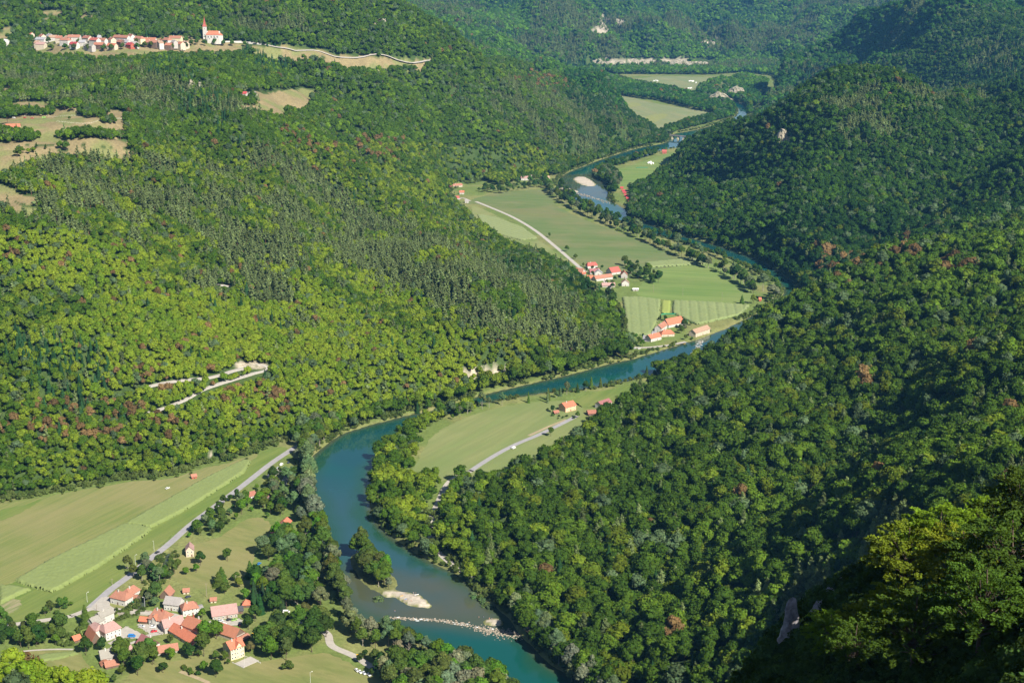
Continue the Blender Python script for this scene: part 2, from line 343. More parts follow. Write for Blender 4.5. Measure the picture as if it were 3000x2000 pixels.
for (a, b, ra, rb) in ROCKS:
    q = np.sqrt(((PU-a)/ra)**2+((PV-b)/rb)**2) + (fbm(x, y, 30, 51, 3)-.5)*1.0
    rock = np.maximum(rock, sstep(1.1, .8, q)*gv)
rock *= (Z > 2) & (zs < Z-3)
on_spur = zs >= Z-.5
nz = fbm(x, y, 40, 61, 3); nz2 = fbm(x, y, 9, 62, 2); nz3 = fbm(x, y, 150, 63, 2)
c = np.empty((len(x), 3))
forest_c = np.array([.045, .075, .020]); c[:] = forest_c; c += (nz2[:, None]-.5)*np.array([.03, .03, .012])
flat = sstep(-10, 6, fd+(nz2-.5)*14)
grass = np.array([.125, .17, .045])*(1-.0)+0*nz[:, None]; dry = np.array([.24, .215, .095])
gg = grass + (dry-grass)*(sstep(.45, .7, nz)*.5)[:, None]
gg *= (.8+.4*nz2)[:, None]
c = c+(gg-c)*flat[:, None]
tan = np.array([.235, .19, .10])*(.75+.4*nz2)[:, None]; mg = tan + (np.array([.15, .18, .06])-tan)*(sstep(.5, .62, nz)*.75)[:, None]
c = np.where(meadow[:, None], mg, c)
rk = np.array([.42, .37, .29])*(.55+.6*nz2)[:, None]
c = c + (rk-c)*rock[:, None]
bank = sstep(-7, -1, cr+wob)*(fd > -4)
c = c + (np.array([.17, .16, .07])-c)*(bank*.6)[:, None]
grav = sstep(-1.2, .3, near_isle)*(sdist(ISLES[0], x, y) < -2)
c = c + (np.array([.44, .385, .32])*(.85+.3*nz2)[:, None]-c)*grav[:, None]
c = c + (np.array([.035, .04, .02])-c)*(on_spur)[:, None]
tm, tnt, tp = newmat("terrain")
ca = N(tnt, "ShaderNodeAttribute", attribute_name="leaf")
fn = ramp(tnt, noise(tnt, .35, 6, .7, pos(tnt)), .3, .7)
tnt.links.new(mixc(tnt, (.62, .62, .62), (1.25, 1.25, 1.25), fn), N(tnt, "ShaderNodeVectorMath", operation='MULTIPLY').inputs[1])
mul = [n for n in tnt.nodes if n.bl_idname == "ShaderNodeVectorMath"][0]
tnt.links.new(ca.outputs["Color"], mul.inputs[0]); tnt.links.new(mul.outputs[0], tp.inputs["Base Color"]); tp.inputs["Roughness"].default_value = 1; tp.inputs["Specular IOR Level"].default_value = .1
ii = np.arange(NR*NC).reshape(NR, NC)
fc = np.stack([ii[:-1, :-1], ii[:-1, 1:], ii[1:, 1:], ii[1:, :-1]], -1).reshape(-1, 4)
g = mk("ground", np.stack([x, y, Z], 1), fc, tm, cols=c, smooth=True); tag(g, kind="structure")

# water: one level sheet, seen only where the river bed lies below it
wm, wnt, wp = newmat("river_water")
wn = N(wnt, "ShaderNodeAttribute", attribute_name="leaf")
wnt.links.new(wn.outputs["Color"], wp.inputs["Base Color"])
wp.inputs["Roughness"].default_value = .05; wp.inputs["IOR"].default_value = 1.33; wp.inputs["Specular IOR Level"].default_value = .5
bm_ = N(wnt, "ShaderNodeBump"); bm_.inputs["Strength"].default_value = .07; bm_.inputs["Distance"].default_value = .25
wmap = N(wnt, "ShaderNodeMapping"); wmap.inputs["Scale"].default_value = (1, .6, 1); wnt.links.new(pos(wnt), wmap.inputs[0])
wnt.links.new(noise(wnt, .55, 5, .6, wmap.outputs[0]), bm_.inputs["Height"]); wnt.links.new(bm_.outputs[0], wp.inputs["Normal"])
r0, r1 = np.searchsorted(RR, 400), np.searchsorted(RR, 6600)
sub = np.zeros((NR, NC), bool); sub[r0:r1] = True
keep = (np.maximum(cr, 7-creek) > -22).reshape(NR, NC)
qk = keep[:-1, :-1] & sub[:-1, :-1]
fw = fc.reshape(NR-1, NC-1, 4)[qk]
used, inv = np.unique(fw, return_inverse=True)
wx, wy = x[used], y[used]
deep = sstep(1, 22, cr[used]+(fbm(wx, wy, 45, 81, 3)-.5)*22)
shoal = np.zeros(len(used))
SH = poly2([(1040,1335),(1100,1370),(1200,1450),(1060,1430),(900,1412),(830,1390),(800,1330),(815,1300)])
SH2 = poly2([(1285,400),(1380,400),(1420,455),(1340,450),(1290,440)])
for p in (SH, SH2): shoal = np.maximum(shoal, sstep(-22, 8, sdist(p, wx, wy)))
shoal *= .35+.65*fbm(wx, wy, 30, 83, 3)
teal = np.array([.004, .062, .056]); blue = np.array([.007, .052, .060]); brown = np.array([.075, .070, .036]); green = np.array([.014, .058, .034])
q1 = fbm(wx, wy, 120, 84, 3)
uw, vw, _ = proj(wx, wy, -1.6); bend = sstep(1060, 1180, vw)*sstep(1425, 1400, vw)*.8
wc = teal+(blue-teal)*sstep(.4, .6, q1)[:, None]
wc = wc+(np.array([.024, .066, .082])-wc)*bend[:, None]
wc = wc*(deep)[:, None]+green*(1-deep)[:, None]
wc = wc+(brown-wc)*(np.maximum(shoal, sstep(7, 0, cr[used])*.7)*.85)[:, None]
near_up = (wy > 1.9*CAM_H*4)[:, None]
wobj = mk("river_water", np.stack([wx, wy, np.full(len(used), -1.6)], 1), inv.reshape(-1, 4), wm, cols=wc, smooth=True); tag(wobj, kind="structure")
# ------------------------------------------------------------------ trees
def ico(sub):
    import bmesh
    b = bmesh.new(); bmesh.ops.create_icosphere(b, subdivisions=sub, radius=1)
    v = np.array([p.co[:] for p in b.verts]); f = np.array([[q.index for q in p.verts] for p in b.faces]); b.free(); return v, f
ICO = {1: ico(1), 2: ico(2)}
class MB:
    """collects triangles/quads (as quads) with a tone per vertex"""
    def __init__(s): s.v = []; s.f = []; s.c = []; s.n = 0
    def add(s, v, f, c):
        v = np.asarray(v, float); f = np.asarray(f)
        if f.shape[1] == 4: f = np.concatenate([f[:, [0, 1, 2]], f[:, [0, 2, 3]]])
        s.v.append(v); s.f.append(f+s.n); s.n += len(v)
        c = np.asarray(c, float); s.c.append(np.broadcast_to(c, (len(v), 3)).copy())
    def obj(s, name, mat, parent=None, link=True, smooth=False):
        o = mk(name, np.concatenate(s.v), np.concatenate(s.f), mat, parent, cols=np.concatenate(s.c), smooth=smooth)
        if not link: COL.objects.unlink(o)
        return o
def quads(mb, P, Nn, size, tone, r, aspect=.7, droop=0.0):
    n = len(P); a = r.normal(size=(n, 3)); t = np.cross(Nn, a); t /= np.linalg.norm(t, axis=1)[:, None]+1e-9
    b = np.cross(Nn, t); s = size*(.6+.8*r.random(n))[:, None]
    V = np.stack([P-t*s*.5, P-b*s*aspect*.5+Nn*s*.12, P+t*s*.5, P+b*s*aspect*.5+Nn*s*.12], 1)
    V[:, 2] += Nn*s*-.1
    mb.add(V.reshape(-1, 3), np.arange(n*4).reshape(-1, 4), np.repeat(tone, 4, axis=0))
def unit(a): return a/(np.linalg.norm(a, axis=1)[:, None]+1e-9)
def tube(mb, a, b, ra, rb, tone=(1, 1, 1), k=5):
    a = np.array(a, float); b = np.array(b, float); d = b-a; d /= np.linalg.norm(d)+1e-9
    u = np.cross(d, [0, 1, .3]); u /= np.linalg.norm(u); w = np.cross(d, u); th = np.arange(k)*2*np.pi/k
    R0 = np.cos(th)[:, None]*u+np.sin(th)[:, None]*w
    v = np.concatenate([a+R0*ra, b+R0*rb]); f = [[i, (i+1) % k, k+(i+1) % k, k+i] for i in range(k)]
    mb.add(v, f, tone)
def lobed_crown(seed, nl, nleaf, leaf, rx=5., rz=5.5, zc=9., lobe=.42, core=1, flat=.0, top=.25, taper=0.):
    r = np.random.default_rng(seed); mb = MB()
    d = unit(r.normal(size=(nl*3, 3))); d = d[d[:, 2] > -.45][:nl]; d[0] = (0, 0, 1)
    C = d*np.array([rx, rx, rz])*(.42+.28*r.random(len(d)))[:, None]; C[:, 2] += zc
    if taper: C[:, :2] *= (1-taper*np.clip((C[:, 2]-zc)/rz, -.6, 1))[:, None]
    L = rx*lobe*(.75+.5*r.random(len(d)))
    tn = .82+.36*r.random(len(d))
    iv, jf = ICO[core]
    for c_, l_, t_ in zip(C, L, tn):
        jit = 1+(r.random(len(iv))[:, None]-.5)*.45
        mb.add(c_+iv*jit*l_*.86*np.array([1, 1, .85]), jf, np.array([1, 1, 1])*t_*.93)
    k = r.integers(0, len(d), nleaf); o = unit(C-np.array([0, 0, zc-rz*.3]))
    n = unit(unit(r.normal(size=(nleaf, 3)))+o[k]*.75+np.array([0, 0, top]))
    P = C[k]+n*(L[k]*(.82+.3*r.random(nleaf)))[:, None]*np.array([1, 1, .88])
    Nn = unit(n+r.normal(size=(nleaf, 3))*.55)
    tone = (tn[k]*(.72+.56*r.random(nleaf)))[:, None]*np.array([1, 1, 1])
    tone[:, 0] *= .9+.25*r.random(nleaf)
    quads(mb, P, Nn, leaf, tone, r)
    return mb
def trunk_mb(h, r0, seed, limbs=5, spread=3.):
    r = np.random.default_rng(seed); mb = MB(); p = np.array([0, 0, -1.2])
    for k in range(4):
        q = p+np.array([(r.random()-.5)*.5, (r.random()-.5)*.5, (h+1.2)/4]); tube(mb, p, q, r0*(1-.2*k), r0*(1-.2*(k+1))); p = q
    for k in range(limbs):
        z = h*(.45+.5*k/max(limbs, 1)); a = r.random()*6.28
        tube(mb, (0, 0, z*.9), (math.cos(a)*spread, math.sin(a)*spread, z+spread*.7), r0*.4, r0*.12, k=4)
    return mb
def pine_mb(seed, npad, per, leaf, h=17., r=3.7, low=.34):
    g = np.random.default_rng(seed); mb = MB(); iv, jf = ICO[1]
    for k in range(npad):
        f = k/(npad-1); z = h*(low+(1-low)*f); rad = r*(1-f)**.62*(.7+.5*g.random())
        a = k*2.4+g.random(); off = np.array([math.cos(a), math.sin(a), 0])*rad*.52
        c_ = np.array([0, 0, z])+off; l_ = max(rad*.62, .55); t_ = .78+.4*g.random()
        mb.add(c_+iv*(1+(g.random((len(iv), 1))-.5)*.5)*np.array([l_*.9, l_*.9, l_*.6+.3]), jf, np.ones(3)*t_*.93)
        n = unit(g.normal(size=(per, 3))+np.array([0, 0, .5])+off/max(rad, .3)*.7)
        P = c_+n*np.array([l_*1.1, l_*1.1, l_*.6+.3])*(.85+.35*g.random((per, 1)))
        quads(mb, P, unit(n+g.normal(size=(per, 3))*.6), leaf, (t_*(.7+.6*g.random(per)))[:, None]*np.ones(3), g)
    return mb
def spruce_mb(seed, nt_, per, leaf, h=17., r=3.7):
    g = np.random.default_rng(seed); mb = MB()
    for k in range(nt_):
        f = k/nt_; z = h*(.1+.88*f); rad = r*(1-f)**.85*(.9+.2*g.random())+.15
        m = 8; th = np.arange(m)*2*np.pi/m+g.random(); rr = rad*(.75+.4*g.random(m))
        ring = np.stack([np.cos(th)*rr, np.sin(th)*rr, np.full(m, z-rad*.35)-.3*g.random(m)], 1)
        v = np.concatenate([[[0, 0, z+h/nt_*1.15]], ring]); fcs = [[0, 1+i, 1+(i+1) % m] for i in range(m)]
        mb.add(v, fcs, np.ones(3)*(.8+.35*g.random()))
        n_ = max(int(per*(1-f*.6)), 3); a = g.random(n_)*6.28; q = rad*(.5+.6*g.random(n_))
        P = np.stack([np.cos(a)*q, np.sin(a)*q, z-q*.3+.35*g.random(n_)], 1)
        quads(mb, P, unit(np.stack([np.cos(a)*.6, np.sin(a)*.6, np.ones(n_)], 1)+g.normal(size=(n_, 3))*.35), leaf, (.75+.5*g.random(n_))[:, None]*np.ones(3), g, aspect=.5)
    return mb
def merged(parts):                    # one light mesh for the far wood (crown and trunk)
    vs_, fs, cs, mi, n = [], [], [], [], 0
    for mb, m in parts:
        v = np.concatenate(mb.v); f = np.concatenate(mb.f); vs_.append(v); fs.append(f+n); cs.append(np.concatenate(mb.c)); mi.append(np.full(len(f), m)); n += len(v)
    return np.concatenate(vs_), np.concatenate(fs), np.concatenate(cs), np.concatenate(mi)
def lod(name, parts, mats):
    v, f, c_, mi = merged(parts); o = mk(name, v, f, mats, cols=c_); o.data.polygons.foreach_set("material_index", mi.astype(np.int32)); COL.objects.unlink(o); return o
TR = {}                               # species -> (high detail [(crown mesh, trunk mesh)], low detail [objects])
def high(c_mb, t_mb, bark=BARK, nm="crown"):
    a = c_mb.obj(nm, FOL, link=False); b = t_mb.obj("trunk", bark, link=False); return a.data, b.data
TR['broadleaf'] = ([high(lobed_crown(i+1, 20, 900, 1.15, rx=5.2, rz=[5.2, 6.2, 5.6, 7][i], zc=[8.5, 9.5, 9, 10][i], core=2), trunk_mb(9, .33, i)) for i in range(4)],
    [lod("broadleaf_low", [(lobed_crown(i+31, 14, 260, 1.45, rx=5.2, rz=[5.2, 6.2, 5.4, 7, 5][i], zc=[8.5, 9.5, 8.5, 10, 8][i], lobe=.5), 0)], [FOL]) for i in range(5)])
TR['pine'] = ([high(pine_mb(i+61, 17, 34, .8, h=[17, 18, 16][i]), trunk_mb(15.5, .24, i+5, 0), PBARK) for i in range(3)],
    [lod("pine_low", [(pine_mb(i+71, 9, 12, 1.35, h=[17, 18, 15.5, 19][i]), 0), (trunk_mb(14, .3, i+9, 0), 1)], [FOL, PBARK]) for i in range(4)])
TR['spruce'] = ([high(spruce_mb(i+81, 16, 26, .9), trunk_mb(16, .25, i+15, 0)) for i in range(2)],
    [lod("spruce_low", [(spruce_mb(i+91, 9, 10, 1.3, h=[19, 21][i]), 0)], [FOL]) for i in range(2)])
TR['willow'] = ([high(lobed_crown(i+101, 26, 1300, .95, rx=5.0, rz=[7.5, 9.5, 6.5][i], zc=[10, 12.5, 8.8][i], core=2, lobe=.36, taper=.25), trunk_mb(11, .4, i+25), PALEBARK) for i in range(3)],
    [lod("willow_low", [(lobed_crown(i+111, 14, 180, 1.7, rx=5.0, rz=[7.5, 9.5][i], zc=[10, 12.5][i], lobe=.44, taper=.25), 0)], [FOL]) for i in range(2)])
TR['garden'] = ([high(lobed_crown(i+121, 12, 650, .75, rx=3.2, rz=[3.0, 3.8, 3.4][i], zc=[4.6, 5.4, 5][i], core=2), trunk_mb(4.5, .2, i+35, 4, 1.8)) for i in range(3)], [])
TR['shrub'] = ([high(lobed_crown(i+131, 8, 380, .5, rx=1.9, rz=1.5, zc=1.35, core=2), trunk_mb(1.2, .1, i+45, 3, .8)) for i in range(2)], [])

# ---- where each kind grows
def ell(u, v, a, b, ra, rb, ang=0):
    c_, s_ = math.cos(math.radians(ang)), math.sin(math.radians(ang)); du = u-a; dv = v-b
    return np.sqrt(((du*c_+dv*s_)/ra)**2+((-du*s_+dv*c_)/rb)**2)
PINES = [(1130,690,300,95,25),(300,460,330,95,8),(620,560,90,170,-20),(850,560,260,80,28),(1300,285,230,65,18),(250,205,330,45,5),(2010,1185,75,120,0),(2060,225,230,25,0),(300,385,230,40,5),
  (480,620,60,90,0),(600,640,50,80,0),(2000,300,70,40,0),(2290,130,90,40,0),(700,430,150,50,25),(1850,1400,60,110,10),(1600,60,230,50,0),(620,45,120,30,10)]
SPRUCES = [(150,850,90,80,0),(620,130,60,40,0),(470,250,60,40,0),(210,880,40,70,0),(40,800,40,60,0),(2300,175,70,30,0),(1500,60,60,60,0),(400,180,60,40,0)]
RUSTS = [(700,325,70,22,15),(1960,620,110,45,25),(2290,1125,80,22,-10),(330,850,60,30,0),(560,900,120,50,10),(250,960,200,45,5),(870,340,60,30,0),(1250,190,60,20,0),(650,1,60,10,0),(2100,600,120,30,10),(20,560,60,30,0),(60,970,70,40,0)]
LIMES = [(1000,840,330,75,-14),(430,800,330,150,8),(700,760,240,130,20),(150,430,60,30,0),(180,620,200,80,10),(900,640,110,70,30),(600,930,260,60,-5),(150,1540,300,90,0)]
def env(lst, u, v, n_):
    r = np.zeros(u.shape)
    for e in lst: r = np.maximum(r, sstep(1.25, .75, ell(u, v, *e)+(n_-.5)*.9))
    return r
ROADCLEAR = [[(258,905),(345,888),(400,878),(465,872),(520,858),(560,842),(592,836),(618,843),(612,856),(560,872),(500,890),(440,916),(400,930),(330,958)],
             [(505,655),(530,658)]]
def clear_of_roads(px, py, u, v, w):
    ok = np.ones(px.shape, bool)
    for P in ROADCLEAR:
        d = dist_poly(np.array(P, float), u, v, closed=False); ok &= (d > np.where((u > 480) & (v > 800), w, w*.6))
    return ok
FLOORWOODS = [poly2(p) for p in (
 [(850,1095),(872,1050),(905,1012),(935,1000),(960,1025),(950,1108),(1000,1102),(1060,1098),(1130,1102),(1200,1090),(1260,1062),(1330,1020),(1352,985),(1400,955),(1480,912),(1530,885),(1530,960),(1365,1020),(1260,1085),(1130,1128),(1060,1158),(1010,1195),(1020,1250),(1090,1318),(1170,1380),(1232,1440),(1300,1508),(1370,1565),(1460,1660),
  (1420,1660),(1330,1568),(1250,1520),(1190,1460),(1150,1405),(1080,1352),(1045,1322),(1000,1298),(930,1257),(880,1222),(855,1185),(847,1135)],
 [(905,1010),(960,968),(1030,940),(1092,926),(1098,942),(1040,962),(985,985),(950,1012)],
 [(1640,838),(1570,850),(1520,872),(1560,900),(1700,860),(1900,740),(1860,690),(1800,740),(1740,775)],
 [(1480,850),(1560,838),(1640,815),(1640,838),(1560,860),(1500,868)],
 )]
BANKWOOD = [poly2(p) for p in ([(712,1050),(740,1015),(800,988),(900,960),(1000,937),(1100,907),(1200,882),(1300,860),(1380,838),(1440,824),(1440,800),(1380,815),(1300,838),(1200,860),(1100,886),(1000,914),(900,938),(800,964),(700,1000)],
 [(1462,480),(1440,500),(1480,512),(1570,542),(1640,562),(1740,597),(1795,629),(1838,664),(1870,668),(1805,615),(1745,580),(1650,546),(1540,500)],
 [(1265,396),(1350,362),(1430,337),(1500,318),(1512,306),(1534,322),(1480,337),(1420,353),(1350,378),(1290,400)],
 [(1590,245),(1610,205),(1640,190),(1712,178),(1760,190),(1740,245),(1700,235),(1660,250)],
 [(1362,176),(1400,205),(1440,222),(1520,232),(1600,252),(1660,262),(1690,245),(1640,228),(1560,212),(1480,200),(1420,188),(1385,168)],
 [(1300,172),(1385,170),(1380,190),(1340,205),(1315,190)],
 [(1520,312),(1560,300),(1620,285),(1680,268),(1680,258),(1600,278),(1540,297)],
 [(1350,372),(1430,346),(1520,326),(1512,318),(1420,340)],
 [(1378,396),(1420,380),(1500,356),(1506,346),(1420,368),(1380,386)],
 [(1362,410),(1378,398),(1405,420),(1412,445),(1395,440),(1365,425)],
 [(1120,415),(1200,402),(1280,392),(1275,402),(1200,412),(1150,425)],
 [(1350,158),(1640,158),(1720,165),(1640,172),(1350,170)],
 [(1600,238),(1680,232),(1720,240),(1722,262),(1700,246),(1640,250)],
 [(1455,440),(1475,425),(1560,470),(1545,515),(1462,485)],
 )]
CLEARS = [poly2(p) for p in ()]
def scatter(s, seed, r0, r1):
    g = np.random.default_rng(seed); xm = r1*math.sin(AZ[-1])
    nx = int(2*xm/s); ny = int((r1)/(s*.87)); gx, gy = np.meshgrid(np.arange(nx), np.arange(ny))
    px = (gx+(gy % 2)*.5)*s-xm; py = gy*s*.87
    px = (px+(g.random(px.shape)-.5)*s*.75).ravel(); py = (py+(g.random(py.shape)-.5)*s*.75).ravel()
    r = np.hypot(px, py); a = np.abs(np.arctan2(px, py)); k = (r > r0) & (r < r1) & (a < math.radians(24))
    px, py = px[k], py[k]; pz = ground(px, py)
    k = (pz > -1.3) & visible(px, py, pz+18, 4); px, py, pz = px[k], py[k], pz[k]
    u, v, d = proj(px, py, pz+6); k = (u > -90) & (u < 2440) & (v > -50) & (v < 1680)
    return px[k], py[k], pz[k], u[k], v[k], d[k]
def forest(s, seed, r0, r1, kinds, size):
    px, py, pz, u, v, d = scatter(s, seed, r0, r1)
    g = np.random.default_rng(seed+9)
    f = sdist(FLOOR, px, py); wood = f < -1.5
    sp_z = spur(px, py) > pz-6
    wood &= ~sp_z
    for P in FLOORWOODS: wood |= inside(P, px, py)
    for P in BANKWOOD: wood |= sdist(P, px, py) > -7
    ug, vg, _ = proj(px, py, pz)
    ju = ug+(fbm(px, py, 45, 91, 3)-.5)*34; jv = vg+(fbm(px, py, 45, 92, 3)-.5)*15
    n_ = fbm(px, py, 60, 201, 3)
    for i, m in enumerate(MEADOWS):
        P = np.array(m, float); k = inside(P, ju, jv) | inside(P, ju, jv-13*FOC/np.maximum(d, 1)) | inside(P, ju, jv-6*FOC/np.maximum(d, 1))
        wood &= ~(k & (f < -15))
    # clumps of trees within the hill meadows
    for (a, b, ra, rb) in [(75,262,60,6),(170,246,60,6),(215,262,38,10),(250,284,16,6),(215,316,85,8),(60,352,20,4),(20,262,34,12),(100,275,1,1),(30,318,60,12),(75,395,1,1),(560,240,40,5)]:
        wood |= (ell(ug, vg, a, b, ra, rb) < 1) & (f < -15)
    wood &= ~((np.abs(ug-1495) < 150) & (vg > 137) & (vg < 153) & (fbm(px, py, 50, 5, 2) > .3))
    for (a, b, ra, rb) in ROCKS[:-1]:
        q = np.sqrt(((ug-a)/ra)**2+((vg-b)/rb)**2); wood &= ~((q < .95) & (g.random(len(q)) < (.8 if rb < 30 else .9)))
    wood &= clear_of_roads(px, py, ug, vg-9, 11.5)
    wood &= dist_poly(poly2([(1085,1080),(1040,1100),(1022,1120),(1008,1150),(993,1185),(988,1215),(996,1250),(1012,1272),(1040,1296),(1064,1312),(1090,1330)]), px, py, closed=False) > 5.5
    cr_ = sdist(RIVER, px, py); wood &= cr_ < 1.5
    wood &= ~((vg > 1440) & (ug < 420) & (n_ < .2))
    # species
    bg_ = py > 4400
    pe = env(PINES, u, v, n_); pe = np.where(bg_, sstep(.5, .62, fbm(px, py, 260, 231, 3))*.8, pe*.9*sstep(.36, .56, fbm(px, py, 38, 77, 2))+.05)
    se = env(SPRUCES, u, v, n_); se = np.where(bg_, sstep(.56, .66, fbm(px, py, 200, 251, 3))*.6, se*.5+.01)
    flat_ = f > -1.5
    pe[flat_] *= .02; se[flat_] *= .1
    q = g.random(len(px)); isp = q < pe; iss = ~isp & (g.random(len(px)) < se)
    kind = np.where(isp, 1, np.where(iss, 2, 0))
    keep = wood & np.isin(kind, kinds)
    px, py, pz, u, v, d, kind, n_, flat_ = [a[keep] for a in (px, py, pz, u, v, d, kind, n_, flat_)]
    m = len(px)
    right = (px > 60) & (py < 2600) & (u > 1000) & ~((u < 1450) & (v < 900)); 
    ha = np.clip((u-1000)/300, 0, 1)*(v > 480-.0*u)*(py < 2200) 
    scl = size*(.7+.62*g.random(m))
    scl *= np.where((px > 0) & (ha > .3), 1.12, .86)
    lime = np.maximum(env(LIMES, u, v, n_), np.where((u < 1420) & (v > 330) & (ha < .3), .38, 0)); rust = env(RUSTS, u, v, n_)
    t = fbm(px, py, 22, 301, 2); t2 = g.random(m)
    dark = np.array([.042, .092, .014]); mid = np.array([.085, .160, .018]); lim = np.array([.145, .215, .026]); yel = np.array([.155, .190, .018]); rst = np.array([.235, .140, .070]); gry = np.array([.105, .165, .075])
    mixv = np.clip(.02+.62*lime+(t-.5)*1.7+(t2-.5)*1.2, 0, 1)[:, None]
    lo = np.where((lime > .5)[:, None], mid, dark)
    c_ = lo+(np.where((lime > .35)[:, None], lim, mid*1.25)-lo)*mixv
    hz = (ha > .3) & (v > 560); hA = (ha > .3) & (v > 520) & (d < 1900); c_[hA] = c_[hA]*np.array([1.15, 1.05, .9])*(1+.35*sstep(860, 620, v[hA]))[:, None]; lf = ha <= .3; c_[lf] = c_[lf]*np.array([1.50, 1.38, 1.02]); fb = py > 4200; c_[fb] = c_[fb]*np.array([1.1, 1.3, 1.2]); fr = (px > 60) & (py > 1900) & (u > 1300) & (py < 5200); c_[fr] = c_[fr]*np.array([.56, .68, .82])  # shade painted into far right hills' tint; near crest lightened against it
    k = g.random(m) < np.where(hz, .14, .04); c_[k] = c_[k]*(.35+.5*g.random((k.sum(), 1)))+yel*.5
    k = g.random(m) < np.where(v < 900, .08, .04); c_[k] = gry*(.7+.5*g.random((k.sum(), 1)))
    k = g.random(m) < rust*.22+lime*.025+.004; c_[k] = rst*(.5+.6*g.random((k.sum(), 1)))*(1, 1.15, 1)
    k = kind == 1; c_[k] = np.array([.170, .228, .088])*(.6+.65*t2[k])[:, None]
    k = kind == 2; c_[k] = np.array([.030, .080, .028])*(.7+.7*t2[k])[:, None]
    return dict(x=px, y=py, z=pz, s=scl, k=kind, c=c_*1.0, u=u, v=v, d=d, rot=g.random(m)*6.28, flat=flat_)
s1_ = forest(9.4, 1, 330, 2300, (0,), 1.06); k = (s1_['x'] > -60+.0*s1_['y']) & ~((s1_['u'] < 1420) & ~s1_['flat'] & (s1_['v'] < 960)) | s1_['flat'] | (s1_['v'] > 1330); s1_ = {q: s1_[q][k] for q in s1_}
s2_ = forest(6.1, 21, 900, 2300, (0,), .80); k = (s2_['u'] < 1420) & ~s2_['flat'] & (s2_['v'] < 1150) & (s2_['x'] < 160); s2_ = {q: s2_[q][k] for q in s2_}
s3_ = forest(6.8, 41, 2300, 3700, (0,), .85); k = (s3_['u'] > 850) & (s3_['u'] < 1380) & (s3_['v'] > 220) & (s3_['v'] < 440) & ~s3_['flat']; s3_ = {q: s3_[q][k] for q in s3_}
sets = [s1_, s2_, s3_, forest(7.0, 2, 330, 3300, (1, 2), .95), forest(8.6, 3, 2300, 4400, (0,), 1.1), forest(12.0, 4, 4400, 10400, (0,), 1.5), forest(9.5, 5, 4400, 10400, (1, 2), 1.25), forest(7.5, 6, 3300, 4400, (1, 2), 1.05)]
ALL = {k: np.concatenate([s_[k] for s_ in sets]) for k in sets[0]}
# small trees fill the left (sunny) side more tightly
extra = forest(8.0, 8, 900, 2300, (0,), .62); k = (extra['u'] < 1420) & ~extra['flat'] & (extra['v'] < 1085)
ALL = {q: np.concatenate([ALL[q], extra[q][k]]) for q in ALL}
print("forest trees", len(ALL['x']), np.bincount(ALL['k']))

def gn_forest(name, idx, protos, label):
    me = bpy.data.meshes.new(name); n = len(idx); me.vertices.add(n)
    co = np.stack([ALL['x'][idx], ALL['y'][idx], ALL['z'][idx]-.3], 1).astype(np.float32); me.vertices.foreach_set("co", co.ravel())
    g = np.random.default_rng(5)
    a = me.attributes.new("sc", 'FLOAT_VECTOR', 'POINT'); s_ = ALL['s'][idx]; w_ = s_*(.76+.48*g.random(n)); a.data.foreach_set("vector", np.stack([w_, w_, s_], 1).astype(np.float32).ravel())
    a = me.attributes.new("rz", 'FLOAT', 'POINT'); a.data.foreach_set("value", ALL['rot'][idx].astype(np.float32))
    a = me.attributes.new("pick", 'INT', 'POINT'); a.data.foreach_set("value", g.integers(0, len(protos), n).astype(np.int32))
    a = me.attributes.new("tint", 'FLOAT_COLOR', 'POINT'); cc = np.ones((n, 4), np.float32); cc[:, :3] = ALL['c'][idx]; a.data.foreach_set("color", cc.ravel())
    o = bpy.data.objects.new(name, me); COL.objects.link(o)
    pc = bpy.data.collections.new(name+"_kinds")
    for p in protos: pc.objects.link(p)
    gt = bpy.data.node_groups.new(name, 'GeometryNodeTree')
    gt.interface.new_socket("Geometry", in_out='INPUT', socket_type='NodeSocketGeometry'); gt.interface.new_socket("Geometry", in_out='OUTPUT', socket_type='NodeSocketGeometry')
    gi = gt.nodes.new("NodeGroupInput"); go = gt.nodes.new("NodeGroupOutput"); ip = gt.nodes.new("GeometryNodeInstanceOnPoints"); ci = gt.nodes.new("GeometryNodeCollectionInfo")
    ci.inputs["Collection"].default_value = pc; ci.inputs["Separate Children"].default_value = True; ci.inputs["Reset Children"].default_value = True
    def na(nm, ty):
        q = gt.nodes.new("GeometryNodeInputNamedAttribute"); q.data_type = ty; q.inputs["Name"].default_value = nm; return q.outputs[0]
    cx = gt.nodes.new("ShaderNodeCombineXYZ"); L = gt.links.new
    L(na("rz", 'FLOAT'), cx.inputs[2]); L(gi.outputs[0], ip.inputs["Points"]); L(ci.outputs[0], ip.inputs["Instance"]); ip.inputs["Pick Instance"].default_value = True
    L(na("pick", 'INT'), ip.inputs["Instance Index"]); L(cx.outputs[0], ip.inputs["Rotation"]); L(na("sc", 'FLOAT_VECTOR'), ip.inputs["Scale"]); L(ip.outputs[0], go.inputs[0])
    md = o.modifiers.new("trees", 'NODES'); md.node_group = gt
    tag(o, label, "forest", kind="stuff"); return o
